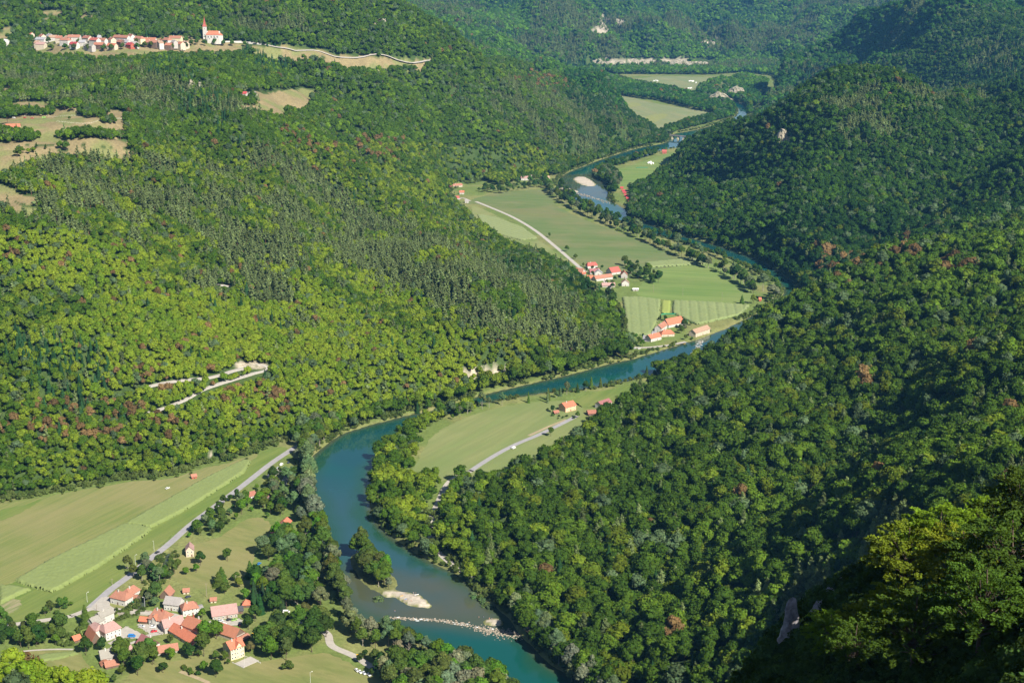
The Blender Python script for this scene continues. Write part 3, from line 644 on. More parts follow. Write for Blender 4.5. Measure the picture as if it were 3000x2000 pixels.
def plant(sp_, x_, y_, s_, tint, label, group=None, z_=None, name=None, rot=None, var=None, cat="tree", sx=None):
    hi = TR[sp_][0]; cm, tmsh = hi[(var if var is not None else int(rng.integers(len(hi)))) % len(hi)]
    nm = name or {'garden': 'garden_tree', 'willow': 'riverside_tree', 'shrub': 'shrub', 'broadleaf': 'village_tree'}.get(sp_, sp_+"_tree")
    zz = float(ground(x_, y_)) if z_ is None else z_
    e = empty(nm, (x_, y_, zz), rng.random()*6.28 if rot is None else rot, label, cat, group)
    w_ = s_*(.88+.24*rng.random()) if sx is None else sx; e.scale = (w_, w_, s_)
    for n_, m_ in (("crown", cm), ("trunk", tmsh)):
        o = bpy.data.objects.new(n_, m_); COL.objects.link(o); o.parent = e
        if n_ == "crown": o["tint"] = [float(q) for q in tint]
    return e
def hue(c_):
    r_, g_, b_ = c_
    if r_ > g_*1.15: return "rust-brown"
    if b_ > .42*g_: return "grey-green"
    if g_ > .13: return "yellow-green"
    if r_ > g_*.8: return "olive"
    return "dark green" if g_ < .075 else "mid green"
def where(u, v, y_, flat_):
    if u > 1000 and v > 520 and not (u < 1450 and v < 850):
        if v > 1250: return "on the steep wooded slope above the right bank, below the rock pinnacles' level"
        return "on the wooded slope right of the river"
    if flat_: return "at the water's edge on the valley floor"
    if v > 1000: return "at the foot of the left slope above the long field"
    return "on the sunlit slope left of the river"
NAMES = ['broadleaf', 'pine', 'spruce']
full = (ALL['u'] > 10) & (ALL['u'] < 2342) & (ALL['v'] > 0) & (ALL['v'] < 1550) & visible(ALL['x'], ALL['y'], ALL['z']+9*ALL['s'], 0)
for ki, nm in enumerate(NAMES):
    idx = np.where(ALL['k'] == ki)[0]
    app = ALL['s'][idx]/ALL['d'][idx]*full[idx]
    top = idx[np.argsort(-app)[:(298 if ki == 0 else 270 if ki == 1 else 120)]]; rest = np.setdiff1d(idx, top)
    for i in top:
        h_ = hue(ALL['c'][i]) if ki == 0 else {1: "grey-green", 2: "dark green"}[ki]
        if h_ == "grey-green" and ki == 0: h_ = "pale grey-green"
        shape = {0: "round-crowned broadleaf", 1: "bare-stemmed pine", 2: "narrow cone-shaped spruce"}[ki]
        u_, v_ = ALL['u'][i], ALL['v'][i]
        if u_ > 1000 and v_ > 900:
            wh = "in the nearest wood, low on the right slope" if v_ > 1350 else ("in the wood between meadow and river bend" if ALL['flat'][i] else "half way up the wooded right slope")
        elif u_ > 1450: wh = "high on the wooded right slope"
        elif ALL['flat'][i]: wh = "beside the river below the left slope"
        elif v_ > 1000: wh = "at the wood edge above the long field"
        else: wh = "on the sunlit left slope"
        lb = f"{h_} {shape} tree {wh}"
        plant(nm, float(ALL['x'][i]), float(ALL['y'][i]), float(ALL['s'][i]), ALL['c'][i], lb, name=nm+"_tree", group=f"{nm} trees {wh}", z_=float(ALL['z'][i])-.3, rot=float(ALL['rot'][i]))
    gn_forest(nm+"_forest", rest, TR[nm][1], {0: "mixed green broadleaf forest covering the valley sides", 1: "grey-green pine forest covering the hillsides", 2: "dark spruce forest in stands on the hillsides"}[ki])
# ------------------------------------------------------------------ fields, roads, crops
def C6(a, b): return (156.8+.2*a, 1254.4+.2*b)
def C2(a, b): return (392+.35*a, 1019.2+.35*b)
def C5(a, b): return (980+.3667*a, 352.8+.3667*b)
def C4(a, b): return (1215.2+.2667*a, 78.4+.2667*b)
def C3(a, b): return (.2667*a, .2667*b)
def C1(a, b): return (.2667*a, 1254.4+.2667*b)
def CP(a, b): return (784+a*.3333, 823.2+b*.3333)          # peninsula enlargement
def ang(p, q):
    a = W(*p); b = W(*q); return math.atan2(b[1]-a[1], b[0]-a[0])
def sheet(name, pts, mat, z=.06, smooth=2):
    P = smooth_line(poly2(pts), smooth, True) if smooth > 1 else poly2(pts)
    if smooth > 1:
        P = smooth_line(P, 4, True); g_ = np.random.default_rng(len(P)+int(abs(P[0, 0]))); P = P+(g_.random(P.shape)-.5)*min(2.2, .004*abs(P[:, 1]).mean())
    o = mk(name, [(a, b, z) for a, b in P], [list(range(len(P)))], mat); tag(o, kind="structure"); return o
a1 = ang((40,1335), (560,1070)); a2 = ang((1490,640), (1690,650)); a3 = ang((1110,1050), (1290,950)); a4 = ang((1400,230), (1580,285))
hay = field_mat("hay", (.24,.25,.09), (.165,.215,.06), (.30,.255,.13), -a1, (.006,.14), wet=.45)
lush = field_mat("lush_grass", (.18,.235,.06), (.13,.20,.045), (.25,.245,.09), -a1, (.006,.1), wet=.4)
mead = field_mat("meadow_grass", (.16,.215,.08), (.125,.185,.06), (.26,.22,.12), -a2, (.004,.05), wet=.45)
strip = field_mat("strip_grass", (.20,.28,.08), (.13,.22,.055), (.26,.27,.11), -a2, (.002,.045), wet=.3)
pen = field_mat("peninsula_grass", (.20,.25,.09), (.25,.27,.11), (.16,.22,.07), -a3, (.005,.04), wet=.5)
farf = field_mat("far_grass", (.22,.26,.12), (.28,.28,.14), (.16,.22,.09), -a4, (.002,.02), small=.2, wet=.4)
tanf = field_mat("dry_grass", (.25,.245,.095), (.18,.215,.065), (.31,.265,.13), .5, (.02,.05), wet=.4)
yel = field_mat("yellow_strip", (.27,.29,.11), (.25,.28,.10), (.26,.27,.11), -a4, (.004,.05), small=.3)
soil = field_mat("bare_soil", (.46,.36,.24), (.36,.30,.18), (.30,.27,.13), -a1, (.02,.1))
lane = simple("lane_gravel", (.40,.37,.33), .95, .25, .3)
asph = simple("asphalt", (.30,.29,.30), .9, .2, .2)
conc = simple("pale_concrete", (.40,.375,.34), .9, .2, .4)
sheet("field", [(-60,1172),(0,1158),(120,1137),(300,1106),(385,1100),(470,1074),(530,1062),(590,1040),(560,1072),(430,1150),(330,1200),(230,1243),(120,1292),(0,1350),(-60,1375)], hay)
sheet("field", [(0,1350),(120,1292),(230,1243),(330,1200),(430,1150),(560,1072),(595,1042),(645,1026),(655,1036),(600,1075),(500,1148),(440,1192),(380,1240),(300,1308),(235,1362),(190,1398),(110,1412),(0,1428),(-60,1440),(-60,1375)], lush, .05)
sheet("field", [(0,1172),(60,1158),(95,1146),(60,1170),(0,1195)], lush, .12)
sheet("field", [C1(0,430), C1(170,470), C1(160,540), C1(30,600), C1(0,600)], field_mat("vegetable_beds", (.17,.22,.07), (.34,.30,.18), (.12,.2,.05), -a1, (.05,.35)), .12)
sheet("field", [(1070,468),(1120,448),(1245,436),(1275,470),(1340,503),(1420,533),(1500,566),(1580,592),(1640,608),(1490,622),(1440,640),(1380,640),(1325,600),(1250,545),(1180,500),(1100,470)], mead)
sheet("field", [(1470,625),(1500,620),(1630,606),(1700,640),(1728,670),(1722,690),(1700,698),(1600,692),(1480,684),(1465,665),(1480,645)], strip, .08)
sheet("field", [(1084,482),(1096,475),(1180,515),(1250,560),(1305,602),(1300,610),(1240,590),(1180,568),(1110,530)], field_mat("striped_hay", (.19,.23,.085), (.19,.26,.07), (.34,.32,.16), -ang((1096,475),(1305,602)), (.004,.08)), .08)
sheet("field", [(1170,482),(1240,478),(1300,490),(1290,500),(1230,498)], field_mat("brownish_grass", (.20,.20,.10), (.16,.2,.07), (.2,.22,.08), .4), .10)
sheet("field", [(944,1088),(958,1060),(990,1005),(1035,975),(1100,948),(1190,928),(1290,920),(1335,932),(1340,965),(1345,990),(1300,1040),(1220,1085),(1120,1105),(1050,1100),(960,1112)], pen)
sheet("field", [(1330,912),(1420,890),(1500,873),(1530,880),(1440,912),(1340,935)], lush)
sheet("field", [(1405,396),(1440,384),(1500,364),(1560,350),(1500,400),(1470,420),(1425,430),(1412,415)], strip)
sheet("field", [(1330,216),(1400,207),(1480,232),(1560,247),(1632,259),(1625,275),(1570,290),(1530,305),(1500,297),(1460,275),(1400,250)], farf, .2)
sheet("field", [(1385,246),(1450,236),(1472,243),(1400,253)], yel, .4)
sheet("field", [(1475,272),(1510,262),(1535,265),(1500,282)], yel, .4)
sheet("field", [(1452,184),(1520,176),(1640,178),(1685,183),(1640,198),(1585,215),(1530,206),(1480,195)], farf, .2)
sheet("field", [(1238,188),(1300,178),(1320,190),(1310,203),(1265,198)], farf, .2)
sheet("field", [C1(1250,1010), C1(1500,990), C1(1800,960), C1(2200,1000), (740,1500), (830,1540), (900,1600), (380,1600), (300,1540)], tanf, .05)
sheet("field", [C1(110,900), C1(640,880), C1(700,960), C1(820,1060), C1(900,1130), (150,1560), C1(330,1060), C1(100,980)], tanf, .05)
sheet("field", [(395,1300),(440,1255),(500,1235),(560,1195),(600,1190),(625,1215),(590,1260),(575,1310),(560,1345),(480,1352),(410,1335)], tanf, .05)
def ribbon(name, pts, w, mat, z=.14, per=8, drape=False, world=False, off=.3):
    L_ = smooth_line([(np.array(p) if world else W(*p)[:2]) for p in pts], per)
    d = np.gradient(L_, axis=0); n = np.stack([-d[:, 1], d[:, 0]], 1); n /= np.linalg.norm(n, axis=1)[:, None]+1e-9
    a = L_+n*w/2; b = L_-n*w/2
    if drape:
        zm = ground(L_[:, 0], L_[:, 1]); zz = np.maximum(np.maximum(ground(a[:, 0], a[:, 1]), ground(b[:, 0], b[:, 1])), zm)+off; za = zb = zz
    else: za = zb = np.full(len(L_), z)
    v = [(*p, h) for p, h in zip(a, za)]+[(*p, h) for p, h in zip(b, zb)]; m = len(L_)
    f = [[i, i+1, m+i+1, m+i] for i in range(m-1)]
    if drape:
        v += [(*p, h-1.6) for p, h in zip(a, za)]+[(*p, h-1.6) for p, h in zip(b, zb)]
        f += [[2*m+i, 2*m+i+1, i+1, i] for i in range(m-1)]+[[m+i, m+i+1, 3*m+i+1, 3*m+i] for i in range(m-1)]
    o = mk(name, v, f, mat); tag(o, kind="structure"); return o
ribbon("road", [C6(250,705), C6(380,590), C6(480,500), C6(575,430), (300,1320), (330,1295), C6(960,125), C6(1060,50), (395,1243),(440,1203),(500,1158),(560,1113),(620,1066),(664,1036),(690,1020)], 6.4, asph)
ribbon("road", [(-20,1442),(0,1438),C6(-50,815),C6(60,790),C6(180,745),C6(280,715),C6(420,718),C6(560,728),C6(760,755),C6(930,770),C6(1100,775),C6(1240,800),C6(1330,880),C6(1480,905),C6(1700,895),C6(1950,885)], 5.2, lane, .18)
ribbon("path", [C6(1000,930),C6(1060,990),C6(980,1010),C6(850,1040),C6(700,1030),C6(620,1040),C6(540,1090),C6(470,1120)], 4.5, lane, .16)
ribbon("path", [C6(480,1160),C6(600,1160),C6(700,1120),C6(780,1090)], 3, lane, .16)
sheet("yard", [C6(265,690),C6(380,585),C6(475,575),C6(480,680),C6(560,725),C6(420,745),C6(300,735)], lane, .155, 1)
sheet("yard", [C6(800,895),C6(1080,900),C6(1130,960),C6(1080,1010),C6(940,1000),C6(830,940)], lane, .13)
sheet("yard", [C6(615,935),C6(700,930),C6(830,1000),C6(850,1040),C6(700,1060),C6(600,1040),C6(440,1090),C6(440,1070)], lane, .13)
sheet("yard", [C6(1560,870),C6(1660,855),C6(1950,830),C6(1990,880),C6(1950,905),C6(1600,905)], lane, .15)
ribbon("road", [(1093,463),(1130,478),(1180,500),(1230,530),(1280,570),(1322,606),(1345,625)], 6.5, conc)
ribbon("road", [(1080,462),(1060,455),(1040,470),(1045,485),(1053,478),(1058,468)], 5, conc, .17)
ribbon("road", [(1385,640),(1402,665),(1410,690),(1412,712),(1420,740),(1428,770),(1405,800),(1385,818),(1340,836)], 5.5, lane)
ribbon("path", [(1425,790),(1460,798),(1500,797),(1540,792),(1575,785)], 6, lane, .16)
sheet("yard", [(1478,768),(1500,752),(1512,755),(1505,775),(1490,785),(1475,783)], asph, .2, 1)
ribbon("road", [(1080,1082),(1110,1062),(1150,1038),(1190,1018),(1240,997),(1300,968),(1325,955)], 5.6, asph)
ribbon("path", [(1215,1000),(1255,982),(1300,963)], 3.4, soil, .12)
PENROAD = [(1085,1080),(1040,1100),(1022,1120),(1008,1150),(993,1185),(988,1215),(996,1250),(1012,1272),(1040,1296),(1064,1312),(1090,1330)]
ribbon("road", PENROAD, 5.5, lane)
ribbon("path", [C2(960,1200),C2(1030,1250),C2(1060,1325),C2(1200,1390),C2(1330,1470)], 5.5, lane, .16)
ribbon("path", [C2(690,1180),C2(760,1190),C2(860,1160),C2(960,1200)], 7, lane, .15)
ribbon("path", C1(110,912) and [C1(110,912),C1(300,893),C1(480,885),C1(630,886)], 2.0, lane, .12)
ribbon("path", [C1(1550,1075),C1(1640,1110),C1(1720,1140),C1(1800,1176)], 3.2, soil, .12)
ribbon("road", [hit(*p)[:2] for p in [(340,893),(400,880),(465,872),(500,864),(540,852),(575,842),(600,838),(616,846),(608,853),(580,860),(545,870),(500,886),(455,904),(410,926),(340,950)]], 4.6, conc, drape=True, world=True, off=.3)
ribbon("road", [hit(*p)[:2] for p in [(560,99),(620,106),(720,117),(850,130),(990,143)]], 7, conc, drape=True, world=True)
ribbon("path", [hit(*p)[:2] for p in [(500,657),(515,656),(530,659)]], 6, conc, drape=True, world=True)
sheet("yard", [C4(1090,845),C4(1120,832),C4(1190,838),C4(1220,858),C4(1150,872),C4(1095,872)], conc, .3, 1)
for q in ([C2(630,205),C2(700,165),C2(730,180),C2(650,235)], [C2(720,270),C2(745,200),C2(790,180),C2(760,270)], [C2(885,1130),C2(970,1120),C2(960,1165),C2(890,1165)]): sheet("yard", q, lane, .17, 1)

def crop_stuff(name, pts, h, label, base=(.13,.17,.045), tip=(.165,.205,.065), s=1.1, rows=None, rowamp=.35, seed=1):
    P = poly2(pts); lo = P.min(0); hi = P.max(0); nx = int((hi[0]-lo[0])/s)+2; ny = int((hi[1]-lo[1])/s)+2
    X, Y = np.meshgrid(lo[0]+np.arange(nx)*s, lo[1]+np.arange(ny)*s); g = np.random.default_rng(seed)
    sd_ = sdist(P, X, Y)+(g.random(X.shape)-.5)*1.2; e = sstep(-.8, .9, sd_)
    row = 0
    if rows is not None:
        q = X*-math.sin(rows[0])+Y*math.cos(rows[0]); row = (np.cos(q*2*np.pi/rows[1]) > .8)*rowamp*h
    Zc = e*h*(.86+.24*g.random(X.shape))-row*e - (1-e)*.3
    keep = (sd_ > -1.2); ids = np.arange(nx*ny).reshape(ny, nx)
    k = keep[:-1, :-1] & keep[1:, 1:]
    f = np.stack([ids[:-1, :-1], ids[:-1, 1:], ids[1:, 1:], ids[1:, :-1]], -1)[k]
    t = np.clip((Zc/h-.5)*1.6, 0, 1)*(.6+.4*g.random(X.shape)) + .35*fbm(X, Y, 14, 77, 2)
    cc = np.array(base)+(np.array(tip)-np.array(base))*np.clip(t, 0, 1)[..., None]
    Xj = X+(g.random(X.shape)-.5)*s*.6; Yj = Y+(g.random(X.shape)-.5)*s*.6
    used, inv = np.unique(f, return_inverse=True)
    o = mk(name, np.stack([Xj, Yj, Zc+.05], -1).reshape(-1, 3)[used], inv.reshape(-1, 4), CROP, cols=cc.reshape(-1, 3)[used])
    return tag(o, label, "crop", kind="stuff")
CROP, cnt, cpn = newmat("crop_leaves")
ca2 = N(cnt, "ShaderNodeAttribute", attribute_name="leaf"); cnt.links.new(ca2.outputs["Color"], cpn.inputs["Base Color"]); cpn.inputs["Roughness"].default_value = .9
r1_ = (a1, 9.0)
crop_stuff("corn", [(36,1334),(60,1345),(118,1361),(150,1345),(230,1300),(330,1232),(347,1216),(320,1208),(285,1206),(200,1247),(120,1285)], 2.4, "pale green maize standing in the long field by the village road")
crop_stuff("corn", [(290,1203),(347,1212),(420,1175),(500,1125),(560,1086),(576,1060),(560,1058),(490,1090),(400,1140),(330,1180)], 2.2, "narrow maize strip continuing up the long field towards the wood", seed=2)
crop_stuff("corn", [C1(0,345),C1(130,350),C1(270,380),C1(180,410),C1(60,470),C1(0,500)], 2.2, "small maize plot at the edge beside the bare garden beds", seed=3)
crop_stuff("vegetables", [C1(200,965),C1(400,925),C1(640,905),C1(680,925),C1(520,965),C1(300,1000)], .9, "low vegetable rows in the village meadow", s=1.0, seed=4)
crop_stuff("corn", [(1430,684),(1470,684),(1517,690),(1513,735),(1492,770),(1440,768),(1436,720)], 2.5, "maize block between valley road and mill hamlet", base=(.12,.165,.055), tip=(.19,.23,.085), s=1.6, rows=(ang((1450,690),(1455,765)), 12), rowamp=.15, seed=5)
crop_stuff("corn", [(1547,692),(1640,696),(1722,703),(1700,724),(1622,742),(1600,746),(1545,720)], 2.5, "maize block with dark lanes above the mill", base=(.12,.165,.055), tip=(.19,.23,.085), s=1.6, rows=(ang((1580,695),(1583,735)), 12), rowamp=.25, seed=6)
crop_stuff("corn", [(1521,691),(1540,692),(1538,720),(1519,720)], 1.6, "yellow-green crop strip between the two maize blocks", base=(.17,.23,.04), tip=(.24,.28,.06), s=1.5, seed=7)
crop_stuff("corn", [(1482,604),(1600,593),(1626,602),(1620,607),(1490,615)], 2.2, "long thin maize strip across the farm fields", base=(.12,.165,.055), tip=(.19,.23,.085), s=1.8, seed=8)
crop_stuff("corn", [(1096,492),(1140,500),(1200,522),(1235,548),(1195,552),(1150,540),(1110,522)], 1.6, "pale crop left of the valley road", base=(.15,.19,.07), tip=(.20,.235,.09), s=2.0, seed=9, rows=(ang((1110,505),(1200,530)), 10), rowamp=.3)
# ------------------------------------------------------------------ buildings
WALLS = {'white': (.62,.60,.56), 'cream': (.78,.70,.45), 'pinkw': (.75,.60,.52), 'wood': (.17,.12,.09), 'grey': (.48,.45,.42), 'peach': (.80,.52,.33), 'stone': (.45,.41,.35), 'redw': (.45,.12,.08), 'tan': (.62,.54,.42)}
ROOFS = {'orange': (.33,.145,.095), 'red': (.37,.09,.07), 'brown': (.30,.12,.08), 'pink': (.36,.22,.20), 'grey': (.30,.28,.27), 'maroon': (.26,.10,.10), 'bright': (.46,.145,.08), 'slate': (.30,.30,.33), 'rust': (.36,.14,.08), 'tan': (.34,.22,.15), 'pale': (.26,.245,.215), 'scarlet': (.38,.045,.055), 'black': (.05,.05,.06), 'white': (.75,.75,.75)}
def wallm(k): return simple("plaster_"+k, tuple(q*.78 for q in WALLS[k]), .9, .14, .35)
def roofm(k):
    nm = "roof_"+k
    if nm in MC: return MC[nm]
    m, nt, p = newmat(nm); c = tuple(q*.84 for q in ROOFS[k]); oc = objc(nt)
    f = ramp(nt, noise(nt, .5, 5, .7, oc), .32, .68); f2 = ramp(nt, noise(nt, 3.5, 3, .7, oc), .3, .7)
    col = mixc(nt, c, tuple(q*.62 for q in c), f); col = mixc(nt, col, tuple(min(q*1.25+.03, .9) for q in c), f2)
    nt.links.new(col, p.inputs["Base Color"]); p.inputs["Roughness"].default_value = .85; p.inputs["Specular IOR Level"].default_value = .2
    wv = N(nt, "ShaderNodeTexWave", wave_type='BANDS', bands_direction='X'); wv.inputs["Scale"].default_value = 1.3; nt.links.new(oc, wv.inputs[0])
    b = N(nt, "ShaderNodeBump"); b.inputs["Strength"].default_value = .3; b.inputs["Distance"].default_value = .06; nt.links.new(wv.outputs[1], b.inputs["Height"]); nt.links.new(b.outputs[0], p.inputs["Normal"])
    MC[nm] = m; return m
GLASS = simple("window_glass", (.035,.045,.06), .15, .3, 1); SHUT = simple("shutter_wood", (.20,.09,.05), .8, .3, 1); FRAME = simple("white_frame", (.8,.8,.78), .6, .1, 1); DOORM = simple("door_wood", (.14,.08,.05), .8, .3, 1)
BOXF = [[0,3,2,1],[4,5,6,7],[0,1,5,4],[1,2,6,5],[2,3,7,6],[3,0,4,7]]
def box(x0, x1, y0, y1, z0, z1): return [(x0,y0,z0),(x1,y0,z0),(x1,y1,z0),(x0,y1,z0),(x0,y0,z1),(x1,y0,z1),(x1,y1,z1),(x0,y1,z1)]
class PB:
    def __init__(s): s.v = []; s.f = []
    def add(s, v, f): n = len(s.v); s.v += [tuple(q) for q in v]; s.f += [[i+n for i in k] for k in f]; return s
    def box(s, *a): return s.add(box(*a), BOXF)
    def rot_box(s, c, sz, rz=0, tilt=None):
        M = Matrix.Translation(c) @ Matrix.Rotation(rz, 4, 'Z')
        if tilt: M = M @ Matrix.Rotation(tilt[0], 4, tilt[1])
        x, y, z = [q/2 for q in sz]; return s.add([M @ Vector(p) for p in box(-x, x, -y, y, -z, z)], BOXF)
    def tube(s, a, b, ra, rb=None, k=6):
        a = Vector(a); b = Vector(b); rb = ra if rb is None else rb; d = (b-a).normalized(); u = d.orthogonal().normalized(); w = d.cross(u)
        v = [c+(u*math.cos(t)+w*math.sin(t))*r for c, r in ((a, ra), (b, rb)) for t in [i*2*math.pi/k for i in range(k)]]
        return s.add(v, [[i, (i+1) % k, k+(i+1) % k, k+i] for i in range(k)]+[list(range(k))[::-1], list(range(k, 2*k))])
    def obj(s, name, mat, parent=None): return mk(name, s.v, s.f, mat, parent)
def roof_geo(L, w, h, rh, o=.6, hip=0., hipw=0., th=.25):
    s_ = rh/(w/2); e = h-o*s_
    E = [(-o,-o,e),(L+o,-o,e),(L+o,w+o,e),(-o,w+o,e)]; i = hip*w/2; R0 = (-o+i*1.0, w/2, h+rh); R1 = (L+o-i, w/2, h+rh)
    top = E+[R0, R1]; v = [(a,b,c+.12) for a,b,c in top]+[(a,b,c+.12-th) for a,b,c in top]
    f = [[0,1,5,4],[2,3,4,5],[7,6,10,11],[9,8,11,10]]
    def rim(a, b): f.append([a+6, b+6, b, a])
    rim(0,1); rim(2,3)
    if hip: f.extend([[1,2,5],[3,0,4],[8,7,11],[6,9,10]]); rim(1,2); rim(3,0)
    else: rim(1,5); rim(5,2); rim(3,4); rim(4,0)
    return v, f
def block(root, L, w, h, rh, wall, roof, ridge='x', hip=0., off=(0,0), o=.6, win=(3,2), chim=1, door=True, storeys=1, gablewall=None, wbase=-.6, detail=True):
    ox, oy = off; M = Matrix.Translation((ox, oy, 0)); LL, ww = L, w
    if ridge == 'y': M = M @ Matrix.Translation((L, 0, 0)) @ Matrix.Rotation(math.pi/2, 4, 'Z'); LL, ww = w, L
    b = box(0, LL, 0, ww, wbase, h); v = list(b); f = [k for k in BOXF if k != [4,5,6,7]]
    if hip: f.append([4,5,6,7])
    else:
        v += [(0, ww/2, h+rh-.12), (LL, ww/2, h+rh-.12)]; f += [[4,7,8],[5,9,6],[4,8,9,5],[6,9,8,7]]
    mats = [wallm(wall)]
    wl = mk("wall", [M @ Vector(q) for q in v], f, mats, root)
    if gablewall and not hip:
        g1 = PB(); g1.add([M @ Vector(q) for q in [(-.04,.1,h-.1),(-.04,ww-.1,h-.1),(-.04,ww/2,h+rh-.3),(-.1,.1,h-.1),(-.1,ww-.1,h-.1),(-.1,ww/2,h+rh-.3)]], [[0,1,2],[5,4,3],[0,3,4,1],[1,4,5,2],[2,5,3,0]])
        g1.add([M @ Vector(q) for q in [(LL+.04,.1,h-.1),(LL+.04,ww-.1,h-.1),(LL+.04,ww/2,h+rh-.3),(LL+.1,.1,h-.1),(LL+.1,ww-.1,h-.1),(LL+.1,ww/2,h+rh-.3)]], [[2,1,0],[3,4,5],[1,4,3,0],[2,5,4,1],[0,3,5,2]]); g1.obj("gable_boards", wallm(gablewall), root)
    rv, rf = roof_geo(LL, ww, h, rh, o, hip); mk("roof", [M @ Vector(q) for q in rv], rf, roofm(roof), root)
    if chim:
        for c_ in range(chim):
            cx = LL*(.35+.35*c_); cy = ww*.42; p = PB(); p.add([M @ Vector(q) for q in box(cx-.35, cx+.35, cy-.35, cy+.35, h+rh*.5, h+rh+1.1)], BOXF)
            p.add([M @ Vector(q) for q in box(cx-.45, cx+.45, cy-.45, cy+.45, h+rh+1.103, h+rh+1.25)], BOXF); p.obj("chimney", wallm('white' if c_ == 0 else 'redw'), root)
    if not detail: return
    nx, ny = win
    def window(px, py, pz, side):
        p = PB(); q = PB(); a, b_ = .55, .65
        if side == 'f': p.box(ox+px-a, ox+px+a, oy-.09, oy+.05, pz-b_, pz+b_); q.box(ox+px-a+.12, ox+px+a-.12, oy-.12, oy-.06, pz-b_+.12, pz+b_-.12)
        elif side == 'r': p.box(ox+L-.05, ox+L+.09, oy+py-a, oy+py+a, pz-b_, pz+b_); q.box(ox+L+.06, ox+L+.12, oy+py-a+.12, oy+py+a-.12, pz-b_+.12, pz+b_-.12)
        else: p.box(ox-.09, ox+.05, oy+py-a, oy+py+a, pz-b_, pz+b_); q.box(ox-.12, ox-.06, oy+py-a+.12, oy+py+a-.12, pz-b_+.12, pz+b_-.12)
        fr = p.obj("window", FRAME if wall not in ('wood',) else SHUT, root); q.obj("pane", GLASS, fr)
    for s_ in range(storeys):
        z = 1.5+s_*2.8
        if z > h-.6 and not s_ == 0: break
        for i in range(nx):
            if door and s_ == 0 and i == nx//2: continue
            window(L*(i+.5)/max(nx,1), 0, z, 'f')
        for i in range(ny): window(0, w*(i+.5)/max(ny,1), z, 'r')
        if s_ == 0: window(0, w*.5, z, 'l')
    if door:
        d = PB().box(ox+L*(nx//2+.5)/max(nx,1)-.5, ox+L*(nx//2+.5)/max(nx,1)+.5, oy-.08, oy+.05, wbase+.5, 2.1).obj("door", DOORM, root)
        PB().box(ox+L*(nx//2+.5)/max(nx,1)+.3, ox+L*(nx//2+.5)/max(nx,1)+.4, oy-.14, oy-.083, 1.0, 1.15).obj("handle", FRAME, d)
FOOT = []
def house(label, A, B, w, h, rh, wall, roof, ridge='x', name="house", cat="house", group=None, zed=None, extra=(), Lmin=None, **kw):
    if zed is None: a = W(*A); b = W(*B); z = 0.0
    else:
        a = hit(*A); b = W(B[0], B[1], a[2]); z = a[2]
    d = b[:2]-a[:2]; L = float(np.linalg.norm(d)) if Lmin is None else Lmin; rz = math.atan2(d[1], d[0])
    if zed is not None:
        n = np.array([-d[1], d[0]])/np.linalg.norm(d)*w; cs = [a[:2], a[:2]+d, a[:2]+n, a[:2]+d+n]
        z = float(max(ground(*c_) for c_ in cs)); 
        kw.setdefault('wbase', -6.0)
    root = empty(name, (a[0], a[1], z), rz, label, cat, group)
    block(root, L, w, h, rh, wall, roof, ridge, **kw)
    for e in extra:
        e = dict(e); block(root, e.pop('L'), e.pop('w'), e.pop('h'), e.pop('rh'), e.pop('wall'), e.pop('roof'), **e)
    n = np.array([-d[1], d[0]])/np.linalg.norm(d)
    FOOT.append(np.array([a[:2]-n*4, a[:2]+d-n*4, a[:2]+d+n*w, a[:2]+n*w]))
    return root
V = "houses of the riverside village"
house("white house with wide orange roof beside the road fork", C6(485,650), C6(655,690), 9, 5.2, 3.6, 'white','orange', hip=.6, storeys=2, group=V, extra=[dict(L=8,w=11,h=5,rh=3.4,wall='white',roof='orange',ridge='y',off=(3,8.6),win=(2,2),door=False,chim=1,hip=.6), dict(L=4,w=5,h=3,rh=1.6,wall='wood',roof='orange',off=(11.4,9),win=(1,1),door=False,chim=0)])
house("small dark wooden barn with orange roof beside the stream", C6(1055,600), C6(1165,608), 9, 3, 4.2, 'wood','orange','y', name="barn", cat="barn", chim=0, win=(0,0), group=V)
house("white house with plain grey roof above the lane", C6(1100,727), C6(1270,748), 9, 5.2, 3.8, 'white','grey', chim=0, win=(5,2), storeys=2, group=V)
house("white house with red-brown roof and side terrace", C6(1320,808), C6(1500,775), 9, 5.4, 3.4, 'white','orange', hip=.7, win=(4,2), storeys=2, group=V, extra=[dict(L=3.4,w=6,h=3.4,rh=.4,wall='white',roof='grey',off=(11.2,1.5),win=(1,1),door=False,chim=0)])
house("long open barn with faded pinkish roof by the car park", C6(1660,852), C6(1945,812), 13, 3.6, 4.4, 'stone','pink', name="barn", cat="barn", chim=0, win=(6,1), group=V)
house("big inn with red roof and wooden dormer by the parked cars", C6(925,898), C6(1085,935), 12, 5.4, 5, 'white','orange', name="inn", cat="inn", hip=.35, win=(4,4), storeys=2, chim=2, group=V, extra=[dict(L=4,w=6,h=5.6,rh=2.6,wall='white',roof='bright',ridge='y',off=(3.4,-.6),win=(1,0),door=False,chim=0)])
house("small orange-roofed shed beside the inn", C6(815,885), C6(900,893), 5, 2.6, 2, 'wood','bright', name="shed", cat="shed", chim=0, win=(2,1), group=V)
house("large white house with pale pink roof by the stream", C6(435,1082), C6(610,1018), 11, 6.2, 3.6, 'white','pink', hip=.5, win=(4,2), storeys=2, chim=0, group=V, extra=[dict(L=7,w=9,h=6,rh=2.6,wall='white',roof='pink',ridge='y',off=(-3,8),win=(0,0),door=False,chim=0,hip=.5)])
house("weathered building with pale grey roof behind the pink-roofed house", C6(300,955), C6(420,900), 8, 4.5, 3, 'white','pale', chim=0, win=(2,2), group=V, extra=[dict(L=11,w=7,h=6,rh=2.8,wall='white',roof='pale',off=(7.8,1.5),win=(2,1),door=False,chim=1)])
